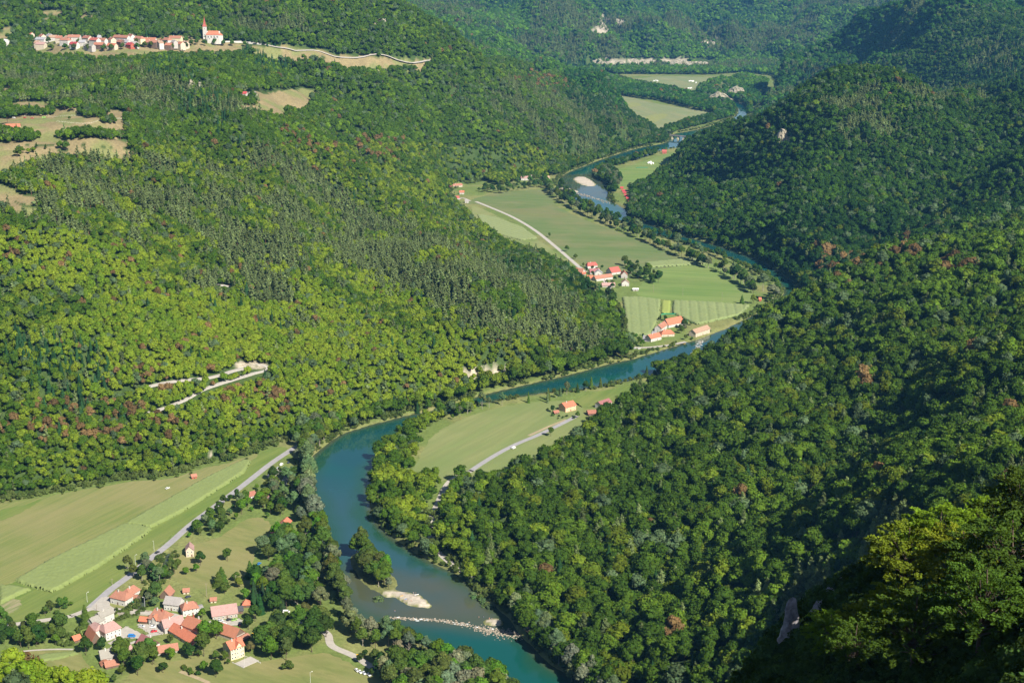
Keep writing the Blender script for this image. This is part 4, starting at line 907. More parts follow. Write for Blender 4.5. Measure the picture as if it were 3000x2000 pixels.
house("brown barn with wooden gable beside round tree", C6(275,1130), C6(372,1105), 14, 3.2, 5, 'wood','rust','y', name="barn", cat="barn", chim=0, win=(1,2), group=V)
house("low orange shed at the stream end of the brown barn", C6(75,1112), C6(150,1088), 6, 2.4, 2, 'wood','bright', name="shed", cat="shed", chim=0, win=(1,1), group=V)
house("house with faded pink roof behind the long red roof", C6(1110,1005), C6(1335,950), 9, 5, 4, 'grey','pink', chim=1, win=(3,2), storeys=2, group=V)
house("long low building with bright orange-red roof in the village centre", C6(1160,1005), C6(1432,1172), 9, 3.4, 3.6, 'white','bright', chim=1, win=(7,2), group=V)
house("pale pink house with brown tiled roof and wide gable", C6(1480,1038), C6(1628,965), 15, 5.2, 4.6, 'pinkw','rust','y', win=(3,3), storeys=2, chim=2, group=V)
house("white cottage with maroon roof and dark boarded gable", C6(920,1218), C6(1055,1160), 13, 3.4, 4.6, 'white','maroon','y', win=(3,3), gablewall='wood', group=V)
house("long low outbuilding with weathered orange roof among trees", C6(960,1262), C6(1262,1215), 8, 2.2, 3, 'stone','orange', name="outbuilding", cat="outbuilding", chim=0, win=(3,1), group=V)
house("little pink-roofed hut beside the maroon cottage", C6(635,1238), C6(735,1196), 5, 2.2, 1.8, 'wood','pink', name="hut", cat="hut", chim=0, win=(1,1), group=V)
house("stone house with pale beige roof at the village edge", C6(385,1348), C6(560,1312), 10, 3.8, 3.8, 'grey','pale', win=(3,2), group=V, extra=[dict(L=5,w=5,h=1.8,rh=1.6,wall='wood',roof='rust',ridge='y',off=(-1,-5.4),win=(0,0),door=False,chim=0)])
house("low orange-roofed shed in front of the beige-roofed house", C6(435,1415), C6(580,1382), 7, 2.2, 2.2, 'wood','orange', name="shed", cat="shed", chim=0, win=(1,1), group=V)
house("long brown barn with boarded gable near the campsite", C6(1912,1092), C6(2030,1028), 21, 3.2, 4.6, 'stone','rust','y', name="barn", cat="barn", chim=0, win=(1,2), gablewall='wood', group=V, extra=[dict(L=9.5,w=5,h=2.2,rh=1.2,wall='wood',roof='orange',off=(-.3,-5.3),win=(1,0),door=False,chim=0)])
house("small orange roof between the pink house and brown barn", C6(1640,990), C6(1728,978), 7, 2.6, 2.4, 'white','orange', name="shed", cat="shed", chim=0, win=(1,1), group=V)
house("yellow manor with orange cross gables and white terrace", C6(1872,1312), C6(2025,1258), 10.5, 8.4, 3.6, 'cream','bright', name="manor", cat="manor", win=(5,3), storeys=3, chim=2, group=V, extra=[dict(L=5,w=6,h=8.5,rh=3.2,wall='cream',roof='bright',ridge='y',off=(3.6,-.4),win=(2,0),door=False,chim=0,storeys=3)])
house("dark-roofed lean-to hut behind the open barn", C6(1945,780), C6(2010,770), 8, 2.6, 1.8, 'wood','black', name="hut", cat="hut", chim=0, win=(1,1), group=V)
house("small orange hip-roofed hut by the spruces", C6(2003,705), C6(2085,700), 6, 2.6, 2.4, 'wood','bright', name="hut", cat="hut", chim=0, hip=.9, win=(1,1), group=V)
house("tiny orange-roofed shed on the lawn above the grey roof", C6(1322,550), C6(1388,545), 5, 2.2, 1.6, 'tan','orange', name="shed", cat="shed", chim=0, win=(1,1), group=V)
house("tiny shed with pale orange roof behind the open barn", C6(1635,650), C6(1700,645), 5, 2, 1.4, 'tan','orange', name="shed", cat="shed", chim=0, win=(1,0), group=V)
house("tall pale house with faded pink roof under trees by the road", C6(1355,125), C6(1442,118), 9, 6, 3, 'tan','pink','y', win=(2,2), storeys=2, chim=0, group=V)
house("wooden summer chalet with red roof by the tall poplars", C2(712,540), C2(770,545), 8, 2.6, 2.8, 'wood','bright','y', name="chalet", cat="chalet", chim=0, win=(2,2))
house("wooden summer chalet with orange roof on the lawn", C2(665,608), C2(735,600), 9, 2.6, 2.8, 'wood','bright','y', name="chalet", cat="chalet", chim=0, win=(2,2))
house("brown-roofed campsite building behind trees", C2(510,365), C2(565,350), 9, 2.8, 2.2, 'white','brown', chim=0, win=(2,1), name="cabin", cat="cabin")
house("maroon-roofed campsite building beside the yard", C2(590,372), C2(655,356), 9, 2.8, 2.2, 'grey','maroon', chim=0, win=(2,1), name="cabin", cat="cabin")
house("kayak hut with dark red roof and yellow boats", C2(560,1285), C2(620,1275), 7, 2.6, 2, 'redw','maroon', chim=0, win=(2,1), name="hut", cat="hut")
house("tiny forest hut with orange roof at the field edge", (441,1100), (452,1098), 4, 2.4, 1.6, 'redw','orange', chim=0, win=(1,0), name="hut", cat="hut")
house("peach house with orange roof alone in the peninsula meadow", CP(1545,378) if False else (1299,947), (1323,941), 11, 5.6, 3.4, 'peach','bright', win=(3,3), storeys=2, chim=1, extra=())
house("small brown hut beside the peach house", (1274,952), (1284,950), 4, 2.2, 1.6, 'wood','brown', chim=0, win=(1,0), name="hut", cat="hut")
house("shaded house with dull red roof under the right slope", (1382,940), (1405,932), 9, 4.6, 3, 'white','maroon', win=(3,2), chim=0)
house("low brown-roofed building beside the shaded house", (1352,955), (1382,953), 9, 2.6, 2.2, 'wood','brown', chim=0, win=(2,1), name="barn", cat="barn")
# farm hamlets up the valley
F1 = "houses of the farm hamlet in the valley fields"
def farm(label, x0, x1, yb, w, h, rh, wall, roof, ridge='x', tilt=0, grp=F1, **kw):
    return house(label, C5(x0, yb), C5(x1, yb+tilt), w, h, rh, wall, roof, ridge, group=grp, **kw)
farm("white farmhouse with red roof, topmost of the farm hamlet", 1008,1070,722,9,5,4,'white','red',tilt=-4, hip=.5)
farm("farmhouse with brown roof and grey gable in the hamlet", 1025,1085,757,9,4,4,'grey','maroon',tilt=-3)
farm("long orange barn nearest the road in the hamlet", 920,975,752,10,3.5,5,'white','orange',tilt=6, name="barn", cat="barn", chim=0)
farm("small orange shed at the left tip of the hamlet", 975,996,762,7,2.5,2,'white','bright',name="shed",cat="shed",chim=0)
farm("white gabled house with grey roof in the hamlet", 1052,1100,762,9,3.6,4,'white','slate','y')
farm("orange hip-roofed barn beside the white gable", 1000,1050,792,9,3,3.4,'white','bright',hip=.5,name="barn",cat="barn",chim=0)
farm("long white farmhouse with orange roof in the hamlet", 1060,1165,800,9,4,3.6,'white','orange',tilt=-14)
farm("tall red-roofed barn at the top of the hamlet", 1160,1215,760,14,4,6,'white','red','x',tilt=-8,name="barn",cat="barn",chim=0)
farm("brown barn with grey boarded gable in the hamlet", 1218,1258,780,12,5,5,'grey','rust','y',name="barn",cat="barn",chim=0)
farm("low mauve-roofed farm building at the hamlet's near edge", 1100,1180,838,8,3,3,'stone','pink',tilt=-2)
farm("white gabled house with pinkish roof on the hamlet's near side", 1222,1268,830,9,5,4,'white','tan','y')
farm("small white flat shed below the hamlet", 1292,1326,860,5,2.6,1,'grey','white',name="shed",cat="shed",chim=0)
F2 = "houses of the mill hamlet on the river bank"
farm("large orange-roofed barn at the top of the mill hamlet", 1515,1610,1092,12,4.5,6,'white','bright',tilt=-20,grp=F2,name="barn",cat="barn",chim=0)
farm("narrow white house with orange roof in the mill hamlet", 1470,1508,1118,9,5,4,'white','orange',tilt=-25,grp=F2)
farm("hip-roofed orange house in the mill hamlet", 1472,1552,1148,10,4,3.8,'tan','bright',tilt=-4,hip=.9,grp=F2)
farm("white inn with scarlet roof by the water", 1405,1470,1180,10,4.6,3.6,'white','bright',tilt=-16,grp=F2,storeys=2,win=(4,2))
farm("long stone mill with tan roof at the weir", 1685,1775,1150,10,5.5,3.6,'tan','tan',tilt=-30,grp=F2,name="mill",cat="mill",chim=0,win=(5,2))
F3 = "houses under the hill at the upper end of the valley road"
farm("red-roofed white house by the valley road end", 165,205,292,8,4,3.4,'white','red',tilt=-2,grp=F3)
farm("little orange-roofed white house above the valley road end", 206,234,255,8,4,3,'white','bright',grp=F3)
farm("long orange-roofed house at the wood edge", 160,224,212,9,3.6,3,'tan','orange',tilt=-4,grp=F3)
farm("brown-roofed house leftmost at the wood edge", 100,150,218,9,3,3,'grey','brown',tilt=4,grp=F3)
farm("white house with grey roof beside the valley road bend", 240,262,310,8,4,2,'white','grey',grp=F3,chim=0)
farm("white house with pinkish roof at the foot of the pine hill", 592,640,168,9,5,3.6,'white','pink',grp=F3)
farm("tall white gabled house at the foot of the pine hill", 638,675,160,10,5.5,4,'white','tan','y',grp=F3)
farm("white house with tan roof above the gravel bank", 722,772,170,9,4.4,4,'white','tan','x',tilt=-6,grp=F3)
CG = "red camp huts in a row on the river island"
for i, (a, b) in enumerate([(1222,222),(1232,240),(1240,252),(1248,270),(1258,285),(1268,298),(1272,312),(1276,322)]):
    farm("small camp hut with scarlet roof in the row by the wood", a-8,a+9,b,5,2.4,2.0,'redw','scarlet',grp=CG,name="camp_hut",cat="hut",chim=0,detail=False)
farm("lone orange hut by the river willows at the field corner", 2083,2096,925,6,2.8,2.2,'redw','bright',grp="",name="hut",cat="hut",chim=0,detail=False)
def far(label, x0, x1, yb, w, h, rh, wall, roof, ridge='x', **kw):
    return house(label, C4(x0, yb), C4(x1, yb), w, h, rh, wall, roof, ridge, **kw)
far("red-roofed barn at the far field farm", 245,290,480,10,4,4,'white','red',chim=0,name="barn",cat="barn")
far("beige-roofed farmhouse at the far field farm", 290,345,495,10,5,5,'white','pale',chim=0)
far("red-roofed house behind the beige farmhouse", 318,365,468,9,4,4,'white','red',chim=0)
far("grey-roofed white barn at the far field farm", 360,398,500,10,5,4,'white','slate','y',chim=0,name="barn",cat="barn")
far("bright red roof at the near edge of the far field", 895,940,742,10,4,4,'white','scarlet',chim=0)
far("pinkish-red roofed house by the tall tree at the far field", 968,995,762,9,4,4,'white','red',chim=0)
far("red house on the river spit below the bridge", 1148,1184,1030,9,5,4,'redw','red',chim=0)
far("little red-roofed hut at the wood edge by the bridge", 1372,1395,975,8,3,3,'redw','bright',chim=0,name="hut",cat="hut",detail=False)
far("low white building beside the far car park", 1110,1190,850,8,3,1,'white','grey',chim=0,name="building",cat="building")
far("pale pavilion with light blue roof on the far bank", 1530,1575,882,8,3,1.4,'white','white',chim=0,name="pavilion",cat="pavilion")
# hill village and church
HV = "houses of the hill village"
hv = [(390,425,345,'grey','slate'),(415,490,365,'white','tan'),(300,385,395,'white','slate'),(290,335,420,'tan','tan'),(305,385,440,'tan','pink'),(475,540,380,'tan','orange'),(510,590,402,'white','orange'),(545,620,372,'white','tan'),(580,690,375,'white','orange'),
 (595,660,425,'white','scarlet'),(675,735,405,'white','slate'),(715,795,435,'grey','pale'),(705,765,375,'tan','brown'),(765,835,390,'white','red'),(800,885,425,'wood','rust'),(840,905,385,'white','orange'),(915,990,430,'tan','bright'),(925,960,380,'tan','brown'),
 (970,1100,370,'white','orange'),(1000,1045,405,'wood','brown'),(1035,1100,400,'white','slate'),(1080,1130,415,'redw','scarlet'),(1100,1175,408,'white','grey'),(1110,1215,345+15,'cream','orange'),(1220,1340,375,'white','rust'),(1335,1378,405,'white','tan'),(1240,1350,400,'wood','orange'),
 (1368,1450,375,'white','orange'),(1450,1560,350+10,'cream','orange'),(1445,1500,395,'grey','grey'),(1500,1560,412,'tan','rust'),(1560,1605,408,'tan','pink'),(1415,1475,430,'wood','rust'),(235,265,330,'tan','bright'),(0,55,392,'white','white'),(330,360,360,'tan','brown'),(835,870,362,'white','slate'),(1090,1130,345,'white','orange')]
hv.sort(key=lambda q: q[2])
cw = {'slate':'slate-grey','tan':'tan','pink':'dusty pink','orange':'orange','scarlet':'scarlet','pale':'pale','brown':'brown','red':'red','rust':'rust-red','bright':'bright orange','grey':'grey','white':'white'}
ww_ = {'white':'white','tan':'tan','grey':'grey','cream':'cream','wood':'dark wooden','redw':'red'}
for k, (x0, x1, yb, wl, rf) in enumerate(hv):
    a = C3(x0+4, yb); b = C3(x1-4, yb)
    side = "left end" if x0 < 480 else ("left half" if x0 < 800 else ("middle" if x0 < 1100 else ("right half" if x0 < 1360 else "end nearest the church")))
    row = "back row" if yb < 382 else "front row"
    gable = (x0 in (1335,)) 
    house(f"{ww_[wl]} house with {cw[rf]} roof in the village {row}, {side}", a, b, 9+2*(k % 2), 5.0+(k % 3)*.7, 4.2, wl, rf, 'y' if gable else 'x', group=HV, zed=1, chim=1, win=(3,1), door=False, hip=.5 if rf in ('orange','grey') and k % 2 else 0)
for lab, x0, x1, yb, wl, rf in [("little white house with grey roof at the hillside garden",2140,2190,828,'white','grey'),("tiny red-roofed hut by the hillside garden",2090,2120,828,'white','scarlet'),("brown hut alone below the hillside meadow",2090,2118,955,'tan','tan')]:
    house(lab, C3(x0, yb), C3(x1, yb), 9, 3.4, 3, wl, rf, zed=1, chim=0, win=(2,1), door=False)
house("small white hut beside the hillside road", (870+6,187), (882,187), 7, 3, 2, 'white','brown', zed=1, chim=0, win=(1,0), door=False, name="hut", cat="hut")
house("orange building shell at the edge of the dry meadow", (14,306), (46,305), 9, 4, 3, 'peach','bright', zed=1, chim=0, win=(2,1), door=False, name="building", cat="building")
house("low pink building at the left edge by the building site", (-10,309), (10,308), 8, 3, 2.5, 'pinkw','orange', zed=1, chim=0, win=(1,1), door=False, name="building", cat="building")
# church
ca_ = hit(*C3(1778,360)); cb_ = W(*C3(1914,360), ca_[2]); d = (cb_-ca_)[:2]; Lc = float(np.linalg.norm(d))
n_ = np.array([-d[1], d[0]])/Lc*14; zc_ = float(max(ground(*(ca_[:2]+q)) for q in (0*d, d, n_, n_+d)))
ch = empty("church", (ca_[0], ca_[1], zc_), math.atan2(d[1], d[0]), "white church with orange roof and tall pointed red steeple on the hilltop", "church")
mk("nave", *( (lambda v: (v, [k for k in BOXF if k != [4,5,6,7]]+[[4,7,8],[5,9,6],[4,8,9,5],[6,9,8,7]]))(box(0, Lc-6, 0, 14, -8, 11)+[(0,7,17.3),(Lc-6,7,17.3)])), wallm('white'), ch)
rv, rf = roof_geo(Lc-6, 14, 11, 6.8, .7, .5); mk("roof", rv, rf, roofm('bright'), ch)
ap = PB(); ap.add([(Lc-6,2,-8),(Lc-1.5,3.5,-8),(Lc,7,-8),(Lc-1.5,10.5,-8),(Lc-6,12,-8),(Lc-6,2,9.5),(Lc-1.5,3.5,9.5),(Lc,7,9.5),(Lc-1.5,10.5,9.5),(Lc-6,12,9.5)], [[0,1,6,5],[1,2,7,6],[2,3,8,7],[3,4,9,8],[9,5,6,7,8]]); ap.obj("apse", wallm('white'), ch)
ar = PB(); ar.add([(Lc-6.2,1.4,9.3),(Lc-1,3,9.3),(Lc+.6,7,9.3),(Lc-1,11,9.3),(Lc-6.2,12.6,9.3),(Lc-6.2,7,14.5)], [[0,1,5],[1,2,5],[2,3,5],[3,4,5],[4,3,2,1,0]]); ar.obj("apse_roof", roofm('bright'), ch)
tw = PB().box(-7.5, -1, 3.6, 10.4, -8, 26).obj("tower", wallm('white'), ch)
sp_o = PB(); sp_o.add([(-8,3.1,26.003),(-.5,3.1,26.003),(-.5,10.9,26.003),(-8,10.9,26.003),(-6.2,5,31),(-2.3,5,31),(-2.3,9,31),(-6.2,9,31),(-4.25,7,46)], [[3,2,1,0],[0,1,5,4],[1,2,6,5],[2,3,7,6],[3,0,4,7],[4,5,8],[5,6,8],[6,7,8],[7,4,8]]); sp_o.obj("steeple", roofm('red'), ch)
PB().box(-4.33,-4.17,6.92,7.08,45.8,48.4).box(-4.9,-3.6,6.93,7.07,47.2,47.4).obj("cross", simple("dark_metal", (.08,.08,.09), .5), ch)
for i in range(4):
    wv_ = PB(); m_ = 9; cx_ = 4+i*(Lc-14)/3; pts_ = [(cx_-.9,-.08,4.5),(cx_+.9,-.08,4.5)]+[(cx_+.9*math.cos(t),-.08,7.5+.9*math.sin(t)) for t in np.linspace(0, math.pi, 6)]
    wv_.add(pts_+[(a, .05, c) for a, b, c in pts_], [list(range(8))]+[[k, k+8, (k+1) % 8+8, (k+1) % 8] for k in range(8)]); wv_.obj("window", GLASS, ch)
for z in (9, 21): PB().box(-4.7,-3.8,3.5,3.7,z,z+2).obj("window", GLASS, ch)
for dx, ww__ in ((3, 5), (16, 5)):
    p = PB(); p.add([(dx,-4,-8),(dx+ww__,-4,-8),(dx+ww__,0,-8),(dx,0,-8),(dx,-4,3),(dx+ww__,-4,3),(dx+ww__,-.05,3),(dx,-.05,3),(dx+ww__/2,-4,5.2),(dx+ww__/2,-.05,5.2)], [[0,1,5,8,4],[1,2,6,5],[3,0,4,7],[4,8,9,7],[5,6,9,8]]); p.obj("side_chapel", wallm('white'), ch)
    p = PB(); p.add([(dx-.4,-4.5,2.9),(dx+ww__/2,-4.5,5.5),(dx+ww__+.4,-4.5,2.9),(dx-.4,-.1,2.9),(dx+ww__/2,-.1,5.5),(dx+ww__+.4,-.1,2.9)], [[0,1,4,3],[1,2,5,4]]); p.obj("chapel_roof", roofm('slate'), ch)
# ------------------------------------------------------------------ trees of the village, gardens, river banks (each an object with crown and trunk)
PAL = {'dark': (.042,.088,.018), 'mid': (.080,.140,.024), 'lime': (.155,.215,.030), 'grey': (.120,.175,.080), 'silver': (.180,.230,.125), 'olive': (.085,.130,.030), 'dry': (.135,.120,.050), 'bright': (.095,.190,.020), 'dkpine': (.034,.080,.026)}
gr = np.random.default_rng(99)
def jit(c_, a=.18):
    return [max(c_[i]*(1+a*(gr.random()*2-1))*1.0, .005) for i in range(3)]
def clear_house(p, r_=1.5):
    return not any(sdist(F_, np.array([p[0]]), np.array([p[1]]))[0] > -r_ for F_ in FOOT)
def grove(pts, s, mix, label, group, sc=(.7, 1.1), pal=('mid','dark','grey'), cat="tree", world=False, cap=400, onriver=False):
    P = np.array(pts) if world else poly2(pts); lo = P.min(0); hi = P.max(0); n = 0
    nx = int((hi[0]-lo[0])/s)+2; ny = int((hi[1]-lo[1])/s)+2
    for i in range(nx):
        for j in range(ny):
            q = lo+np.array([(i+(j % 2)*.5+(gr.random()-.5)*.7)*s, (j+(gr.random()-.5)*.7)*s])
            if not inside(P, np.array([q[0]]), np.array([q[1]]))[0] or n >= cap: continue
            if not clear_house(q): continue
            if not onriver and sdist(RIVER, np.array([q[0]]), np.array([q[1]]))[0] > -.5: continue
            sp_ = mix[int(gr.integers(len(mix)))]; pk = pal[int(gr.integers(len(pal)))]
            pl = 'dkpine' if sp_ == 'spruce' else pk
            w_ = {'dark':'dark green','mid':'mid green','lime':'yellow-green','grey':'grey-green','silver':'silvery','olive':'olive green','dry':'dry brownish','bright':'bright green','dkpine':'very dark'}[pl]
            k_ = {'spruce':'spruce','willow':'tall tree','garden':'small round tree','broadleaf':'broad tree','shrub':'shrub','pine':'pine'}[sp_]
            plant(sp_, float(q[0]), float(q[1]), sc[0]+(sc[1]-sc[0])*gr.random(), jit(PAL[pl]), f"{w_} {k_} {label}", group=group, cat="shrub" if sp_ == 'shrub' else "tree", name=('campsite_tree' if 'campsite' in label and sp_ == 'broadleaf' else None)); n += 1
    return n
def line_trees(pts, s, mix, label, group, sc=(.7, 1.1), pal=('mid','grey'), wid=3.):
    L_ = smooth_line([W(*p)[:2] for p in pts], 10); d = np.r_[0, np.cumsum(np.linalg.norm(np.diff(L_, axis=0), axis=1))]; t = 0
    while t < d[-1]:
        q = np.array([np.interp(t, d, L_[:, 0]), np.interp(t, d, L_[:, 1])])+(gr.random(2)-.5)*wid
        sp_ = mix[int(gr.integers(len(mix)))]; pk = pal[int(gr.integers(len(pal)))]
        w_ = {'dark':'dark green','mid':'mid green','lime':'yellow-green','grey':'grey-green','silver':'silvery','olive':'olive green','dry':'dry brownish','bright':'bright green'}[pk]
        k_ = {'spruce':'spruce','willow':'tall tree','garden':'small round tree','broadleaf':'broad tree','shrub':'shrub','pine':'pine'}[sp_]
        if clear_house(q, .5): plant(sp_, float(q[0]), float(q[1]), sc[0]+(sc[1]-sc[0])*gr.random(), jit(PAL[pk]), f"{w_} {k_} {label}", group=group, cat="shrub" if sp_ == 'shrub' else "tree", name=('riverside_tree' if sp_ == 'broadleaf' else None))
        t += s*(.7+.6*gr.random())
def one(uv, sp_, sc_, pal, label, sx=None, name=None):
    p = W(*uv); return plant(sp_, float(p[0]), float(p[1]), sc_, jit(PAL[pal], .08), label, sx=sx, name=name, cat="shrub" if sp_ == 'shrub' else "tree")
# left bank of the near river bend
grove([(668,1012),(700,990),(740,985),(752,1003),(738,1022),(712,1050),(696,1078),(676,1066),(684,1030)], 10.5, ['willow','willow','broadleaf'], "above the campsite at the inner river bend", "tall trees at the river bend", (.95,1.35), ('silver','grey','mid'))
line_trees([(735,992),(770,985),(800,975)], 11, ['willow','broadleaf'], "on the left bank beyond the bend", "trees on the left bank", (1.0,1.4), ('silver','grey','mid'), 6)
line_trees([(700,1075),(708,1120),(712,1165),(718,1205)], 11, ['willow'], "in the tall row on the campsite river bank", "tall grey trees on the campsite bank", (1.25,1.55), ('silver','silver','grey'), 5)
line_trees([(728,1218),(738,1255),(755,1300),(770,1335)], 9, ['broadleaf','willow'], "on the bank between the poplars and the weir", "bank trees above the weir", (1.1,1.4), ('mid','grey','bright'), 6)
line_trees([(765,1340),(782,1370),(788,1392)], 9, ['willow','willow'], "on the bank facing the wooded islet", "silvery willows facing the islet", (1.2,1.5), ('silver','silver','olive'), 6)
grove([(640,1080),(672,1085),(690,1130),(696,1190),(700,1210),(672,1190),(640,1190),(625,1170),(600,1150),(615,1120)], 9.5, ['broadleaf','garden','willow'], "among the campsite pitches", "campsite trees", (.7,1.05), ('mid','dark','grey'))
grove([C2(700,620),C2(900,600),C2(960,720),C2(1000,900),C2(1010,1060),C2(960,1110),C2(880,1100),C2(760,1080),C2(740,1000),C2(700,960),C2(540,1010),C2(560,900),C2(690,860),C2(740,800),C2(600,760),C2(600,690)], 9.4, ['broadleaf','broadleaf','willow'], "in the dense wood between campsite and river", "campsite wood trees", (.9,1.25), ('mid','dark','bright','grey','olive'))
grove([C2(530,1000),C2(740,1000),C2(740,1140),C2(620,1150),C2(520,1110)], 8.5, ['spruce','spruce','broadleaf'], "in the dark stand behind the open barn", "dark stand behind the barn", (.7,1.0), ('dark',))
grove([C2(780,1150),C2(960,1170),C2(1040,1280),C2(1060,1370),C2(960,1330),C2(900,1400),C2(760,1420),C2(560,1400),C2(560,1320),C2(650,1300),C2(700,1200)], 10.5, ['broadleaf','willow','broadleaf'], "in the grove below the village by the river track", "grove below the village", (.95,1.3), ('olive','dark','mid','mid'))
grove([C2(470,1080+60),C2(550,1130),C2(580,1240),C2(480,1250),C2(460,1200)], 10, ['broadleaf','garden'], "by the village car park", "car park trees", (.7,.95), ('dark','mid'))
grove([C2(30,600),C2(120,560),C2(250,480),C2(350,400),C2(470,340),C2(580,260),C2(650,270),C2(700,330),C2(740,460),C2(700,520),C2(600,520),C2(530,470),C2(470,500),C2(340,560),C2(310,630),C2(240,640),C2(160,640),C2(60,640)], 9.5, ['broadleaf','garden','broadleaf'], "in the tree belt below the main road", "tree belt below the main road", (.55,.9), ('mid','dark','grey','bright','olive'))
grove([C6(590,430),C6(650,330),C6(760,240),C6(880,180),C6(940,250),C6(1010,330),C6(1060,420),C6(960,440),C6(860,480),C6(760,450)], 9.5, ['broadleaf','willow','garden'], "in the clump between road and stream", "clump between road and stream", (.65,.92), ('olive','dark','grey'))
grove([C6(1110,240),C6(1180,170),C6(1290,250),C6(1280,330),C6(1180,390),C6(1060,520),C6(1060,430)], 8, ['garden','broadleaf'], "along the stream channel", "streamside trees", (.7,1.0), ('mid','grey','olive'))
grove([C6(900,640),C6(1000,590),C6(1070,650),C6(1060,710),C6(900,715)], 8, ['garden','broadleaf'], "on the channel bank below the road", "trees by the road bridge", (.8,1.0), ('olive','grey'))
grove([C1(0,640),C1(60,650),C1(120,700),C1(300,700),C1(460,700),C1(600,770),C1(640,850),C1(520,850),C1(350,880),C1(180,880),C1(0,870)], 6.8, ['garden','broadleaf','garden'], "in the thicket below the lower road", "thicket below the lower road", (.7,1.05), ('mid','dark','bright','olive'))
grove([C1(280,600),C1(480,540),C1(660,480),C1(690,510),C1(500,600),C1(350,640)], 6, ['shrub','garden'], "along the field lane at the corn edge", "shrubs along the field lane", (.8,1.2), ('olive','mid'))
grove([C1(950,1010),C1(1080,920),C1(1200,880),C1(1290,960),C1(1350,1060),C1(1250,1110),C1(1180,1176),C1(960,1176)], 8.0, ['broadleaf','broadleaf','garden'], "in the grove below the beige-roofed house", "grove below the beige-roofed house", (.75,1.1), ('dark','olive','mid'))
grove([C1(1330,960),C1(1530,930),C1(1540,980),C1(1400,1030)], 7, ['garden'], "in the garden below the low orange roof", "garden trees below the orange roof", (.8,1.2), ('mid','bright','lime'))
grove([C1(1590,900),C1(1800,870),C1(1800,960),C1(1700,1010),C1(1600,960)], 9, ['broadleaf','garden'], "between the village centre and the manor", "trees beside the manor", (.7,1.0), ('olive','dark'))
grove([C1(1720,720),C1(1900,700),C1(1930,780),C1(1760,790)], 8, ['garden','broadleaf'], "behind the manor by the pink house", "trees behind the manor", (.8,1.0), ('bright','mid'))
grove([C1(1500,1010),C1(1640,1060),C1(1760,1120),C1(1700,1130),C1(1560,1070)], 4.5, ['shrub'], "in the clipped hedge row below the village", "hedge row shrubs", (.8,1.1), ('dark','mid'))
grove([(800,1425),(830,1432),(880,1455),(940,1482),(985,1505),(985,1525),(940,1520),(880,1500),(830,1490),(800,1470),(790,1430)], 9.5, ['willow','willow','broadleaf'], "on the near bank below the weir", "willows on the near bank below the weir", (.85,1.1), ('silver','grey','grey','mid'))
grove([(1010,1520),(1050,1510),(1085,1540),(1140,1570),(1200,1640),(900,1640),(880,1580),(860,1560),(940,1545)], 9.5, ['willow','broadleaf'], "on the near bank at the lowest river reach", "trees at the lowest river reach", (1.0,1.35), ('silver','mid','olive','bright'))
grove([(815,1500),(850,1505),(905,1550),(890,1570),(850,1560),(820,1530)], 9, ['broadleaf','garden'], "beside the parked cars on the river track", "trees by the river track", (.7,.95), ('dark','mid'))
# right bank
line_trees([(1175,1415),(1205,1438),(1250,1480),(1300,1530),(1350,1575),(1390,1610)], 8, ['willow'], "at the foot of the right slope by the lowest reach", "silvery willows under the right slope", (1.0,1.35), ('silver','grey','silver'), 12)
line_trees([(1085,1360),(1110,1378),(1140,1398)], 5, ['shrub'], "on the right bank spit above the weir", "willow scrub on the right bank", (1.3,2.0), ('grey','olive'), 5)
grove([(815,1282),(830,1270),(862,1292),(892,1318),(902,1340),(880,1354),(845,1335),(822,1308)], 6.5, ['willow','broadleaf'], "on the wooded river islet", "trees of the wooded river islet", (.85,1.25), ('mid','bright','olive','mid'), onriver=True)
one((893,1352), 'garden', 1.25, 'silver', "slender silvery willow leaning off the tip of the islet", sx=.9)
one((868,1373), 'shrub', 1.7, 'grey', "low grey bush beside the gravel bar", sx=2.2)
# peninsula and upper banks
line_trees([(1040,962),(1075,950),(1110,940),(1150,932),(1180,926)], 12, ['willow','garden'], "on the river edge of the peninsula meadow", "sparse trees on the peninsula river edge", (.55,1.0), ('mid','grey'), 4)
line_trees([(1260,918),(1290,910),(1330,900),(1400,885),(1460,870),(1500,862)], 10, ['willow','garden','spruce'], "on the thin strip beside the upper peninsula meadow", "thin trees on the upper peninsula bank", (.5,.85), ('mid','grey','dark'), 5)
one((1214,925), 'spruce', .8, 'mid', "single slim dark spire tree on the river's near bank", sx=.5)
one((1258,925), 'spruce', 1.0, 'grey', "tallest bare slim tree at the meadow's river edge", sx=.45)
one((1265,1002), 'garden', 1.1, 'mid', "lone round tree on the grass below the peninsula road")
grove([(1255,938),(1285,952),(1325,962),(1345,955),(1300,965),(1270,960)], 7, ['garden','shrub'], "in the garden of the peach house", "garden of the peach house", (.6,.9), ('dark','mid'))
B2 = [(1252,422),(1268,445),(1300,468),(1345,492),(1400,517),(1450,540),(1500,562),(1560,588),(1610,608),(1660,628),(1700,650),(1735,680)]
line_trees(B2, 9, ['broadleaf','willow','garden'], "in the long river belt beside the farm fields", "river belt beside the farm fields", (.9,1.35), ('mid','dark','grey','mid'), 9)
line_trees([(1285,418),(1300,440),(1345,468),(1400,498),(1450,518),(1500,536),(1560,555),(1610,575),(1660,595),(1710,618),(1760,642),(1785,668),(1770,690)], 9, ['broadleaf','garden'], "on the water side of the long river belt", "water side of the river belt", (.7,1.05), ('dark','mid'), 9)
one((1465,532), 'willow', 1.5, 'grey', "very tall pale poplar in the belt opposite the red camp", sx=1.7)
one((1556,570), 'willow', 1.55, 'grey', "very tall pale poplar in the middle of the river belt", sx=1.7)
one((1605,592), 'willow', 1.2, 'grey', "pale tree right of the tall poplar in the river belt", sx=1.5)
one((1752,668), 'willow', 1.3, 'grey', "large pale tree at the field corner by the dark river bend", sx=1.9)
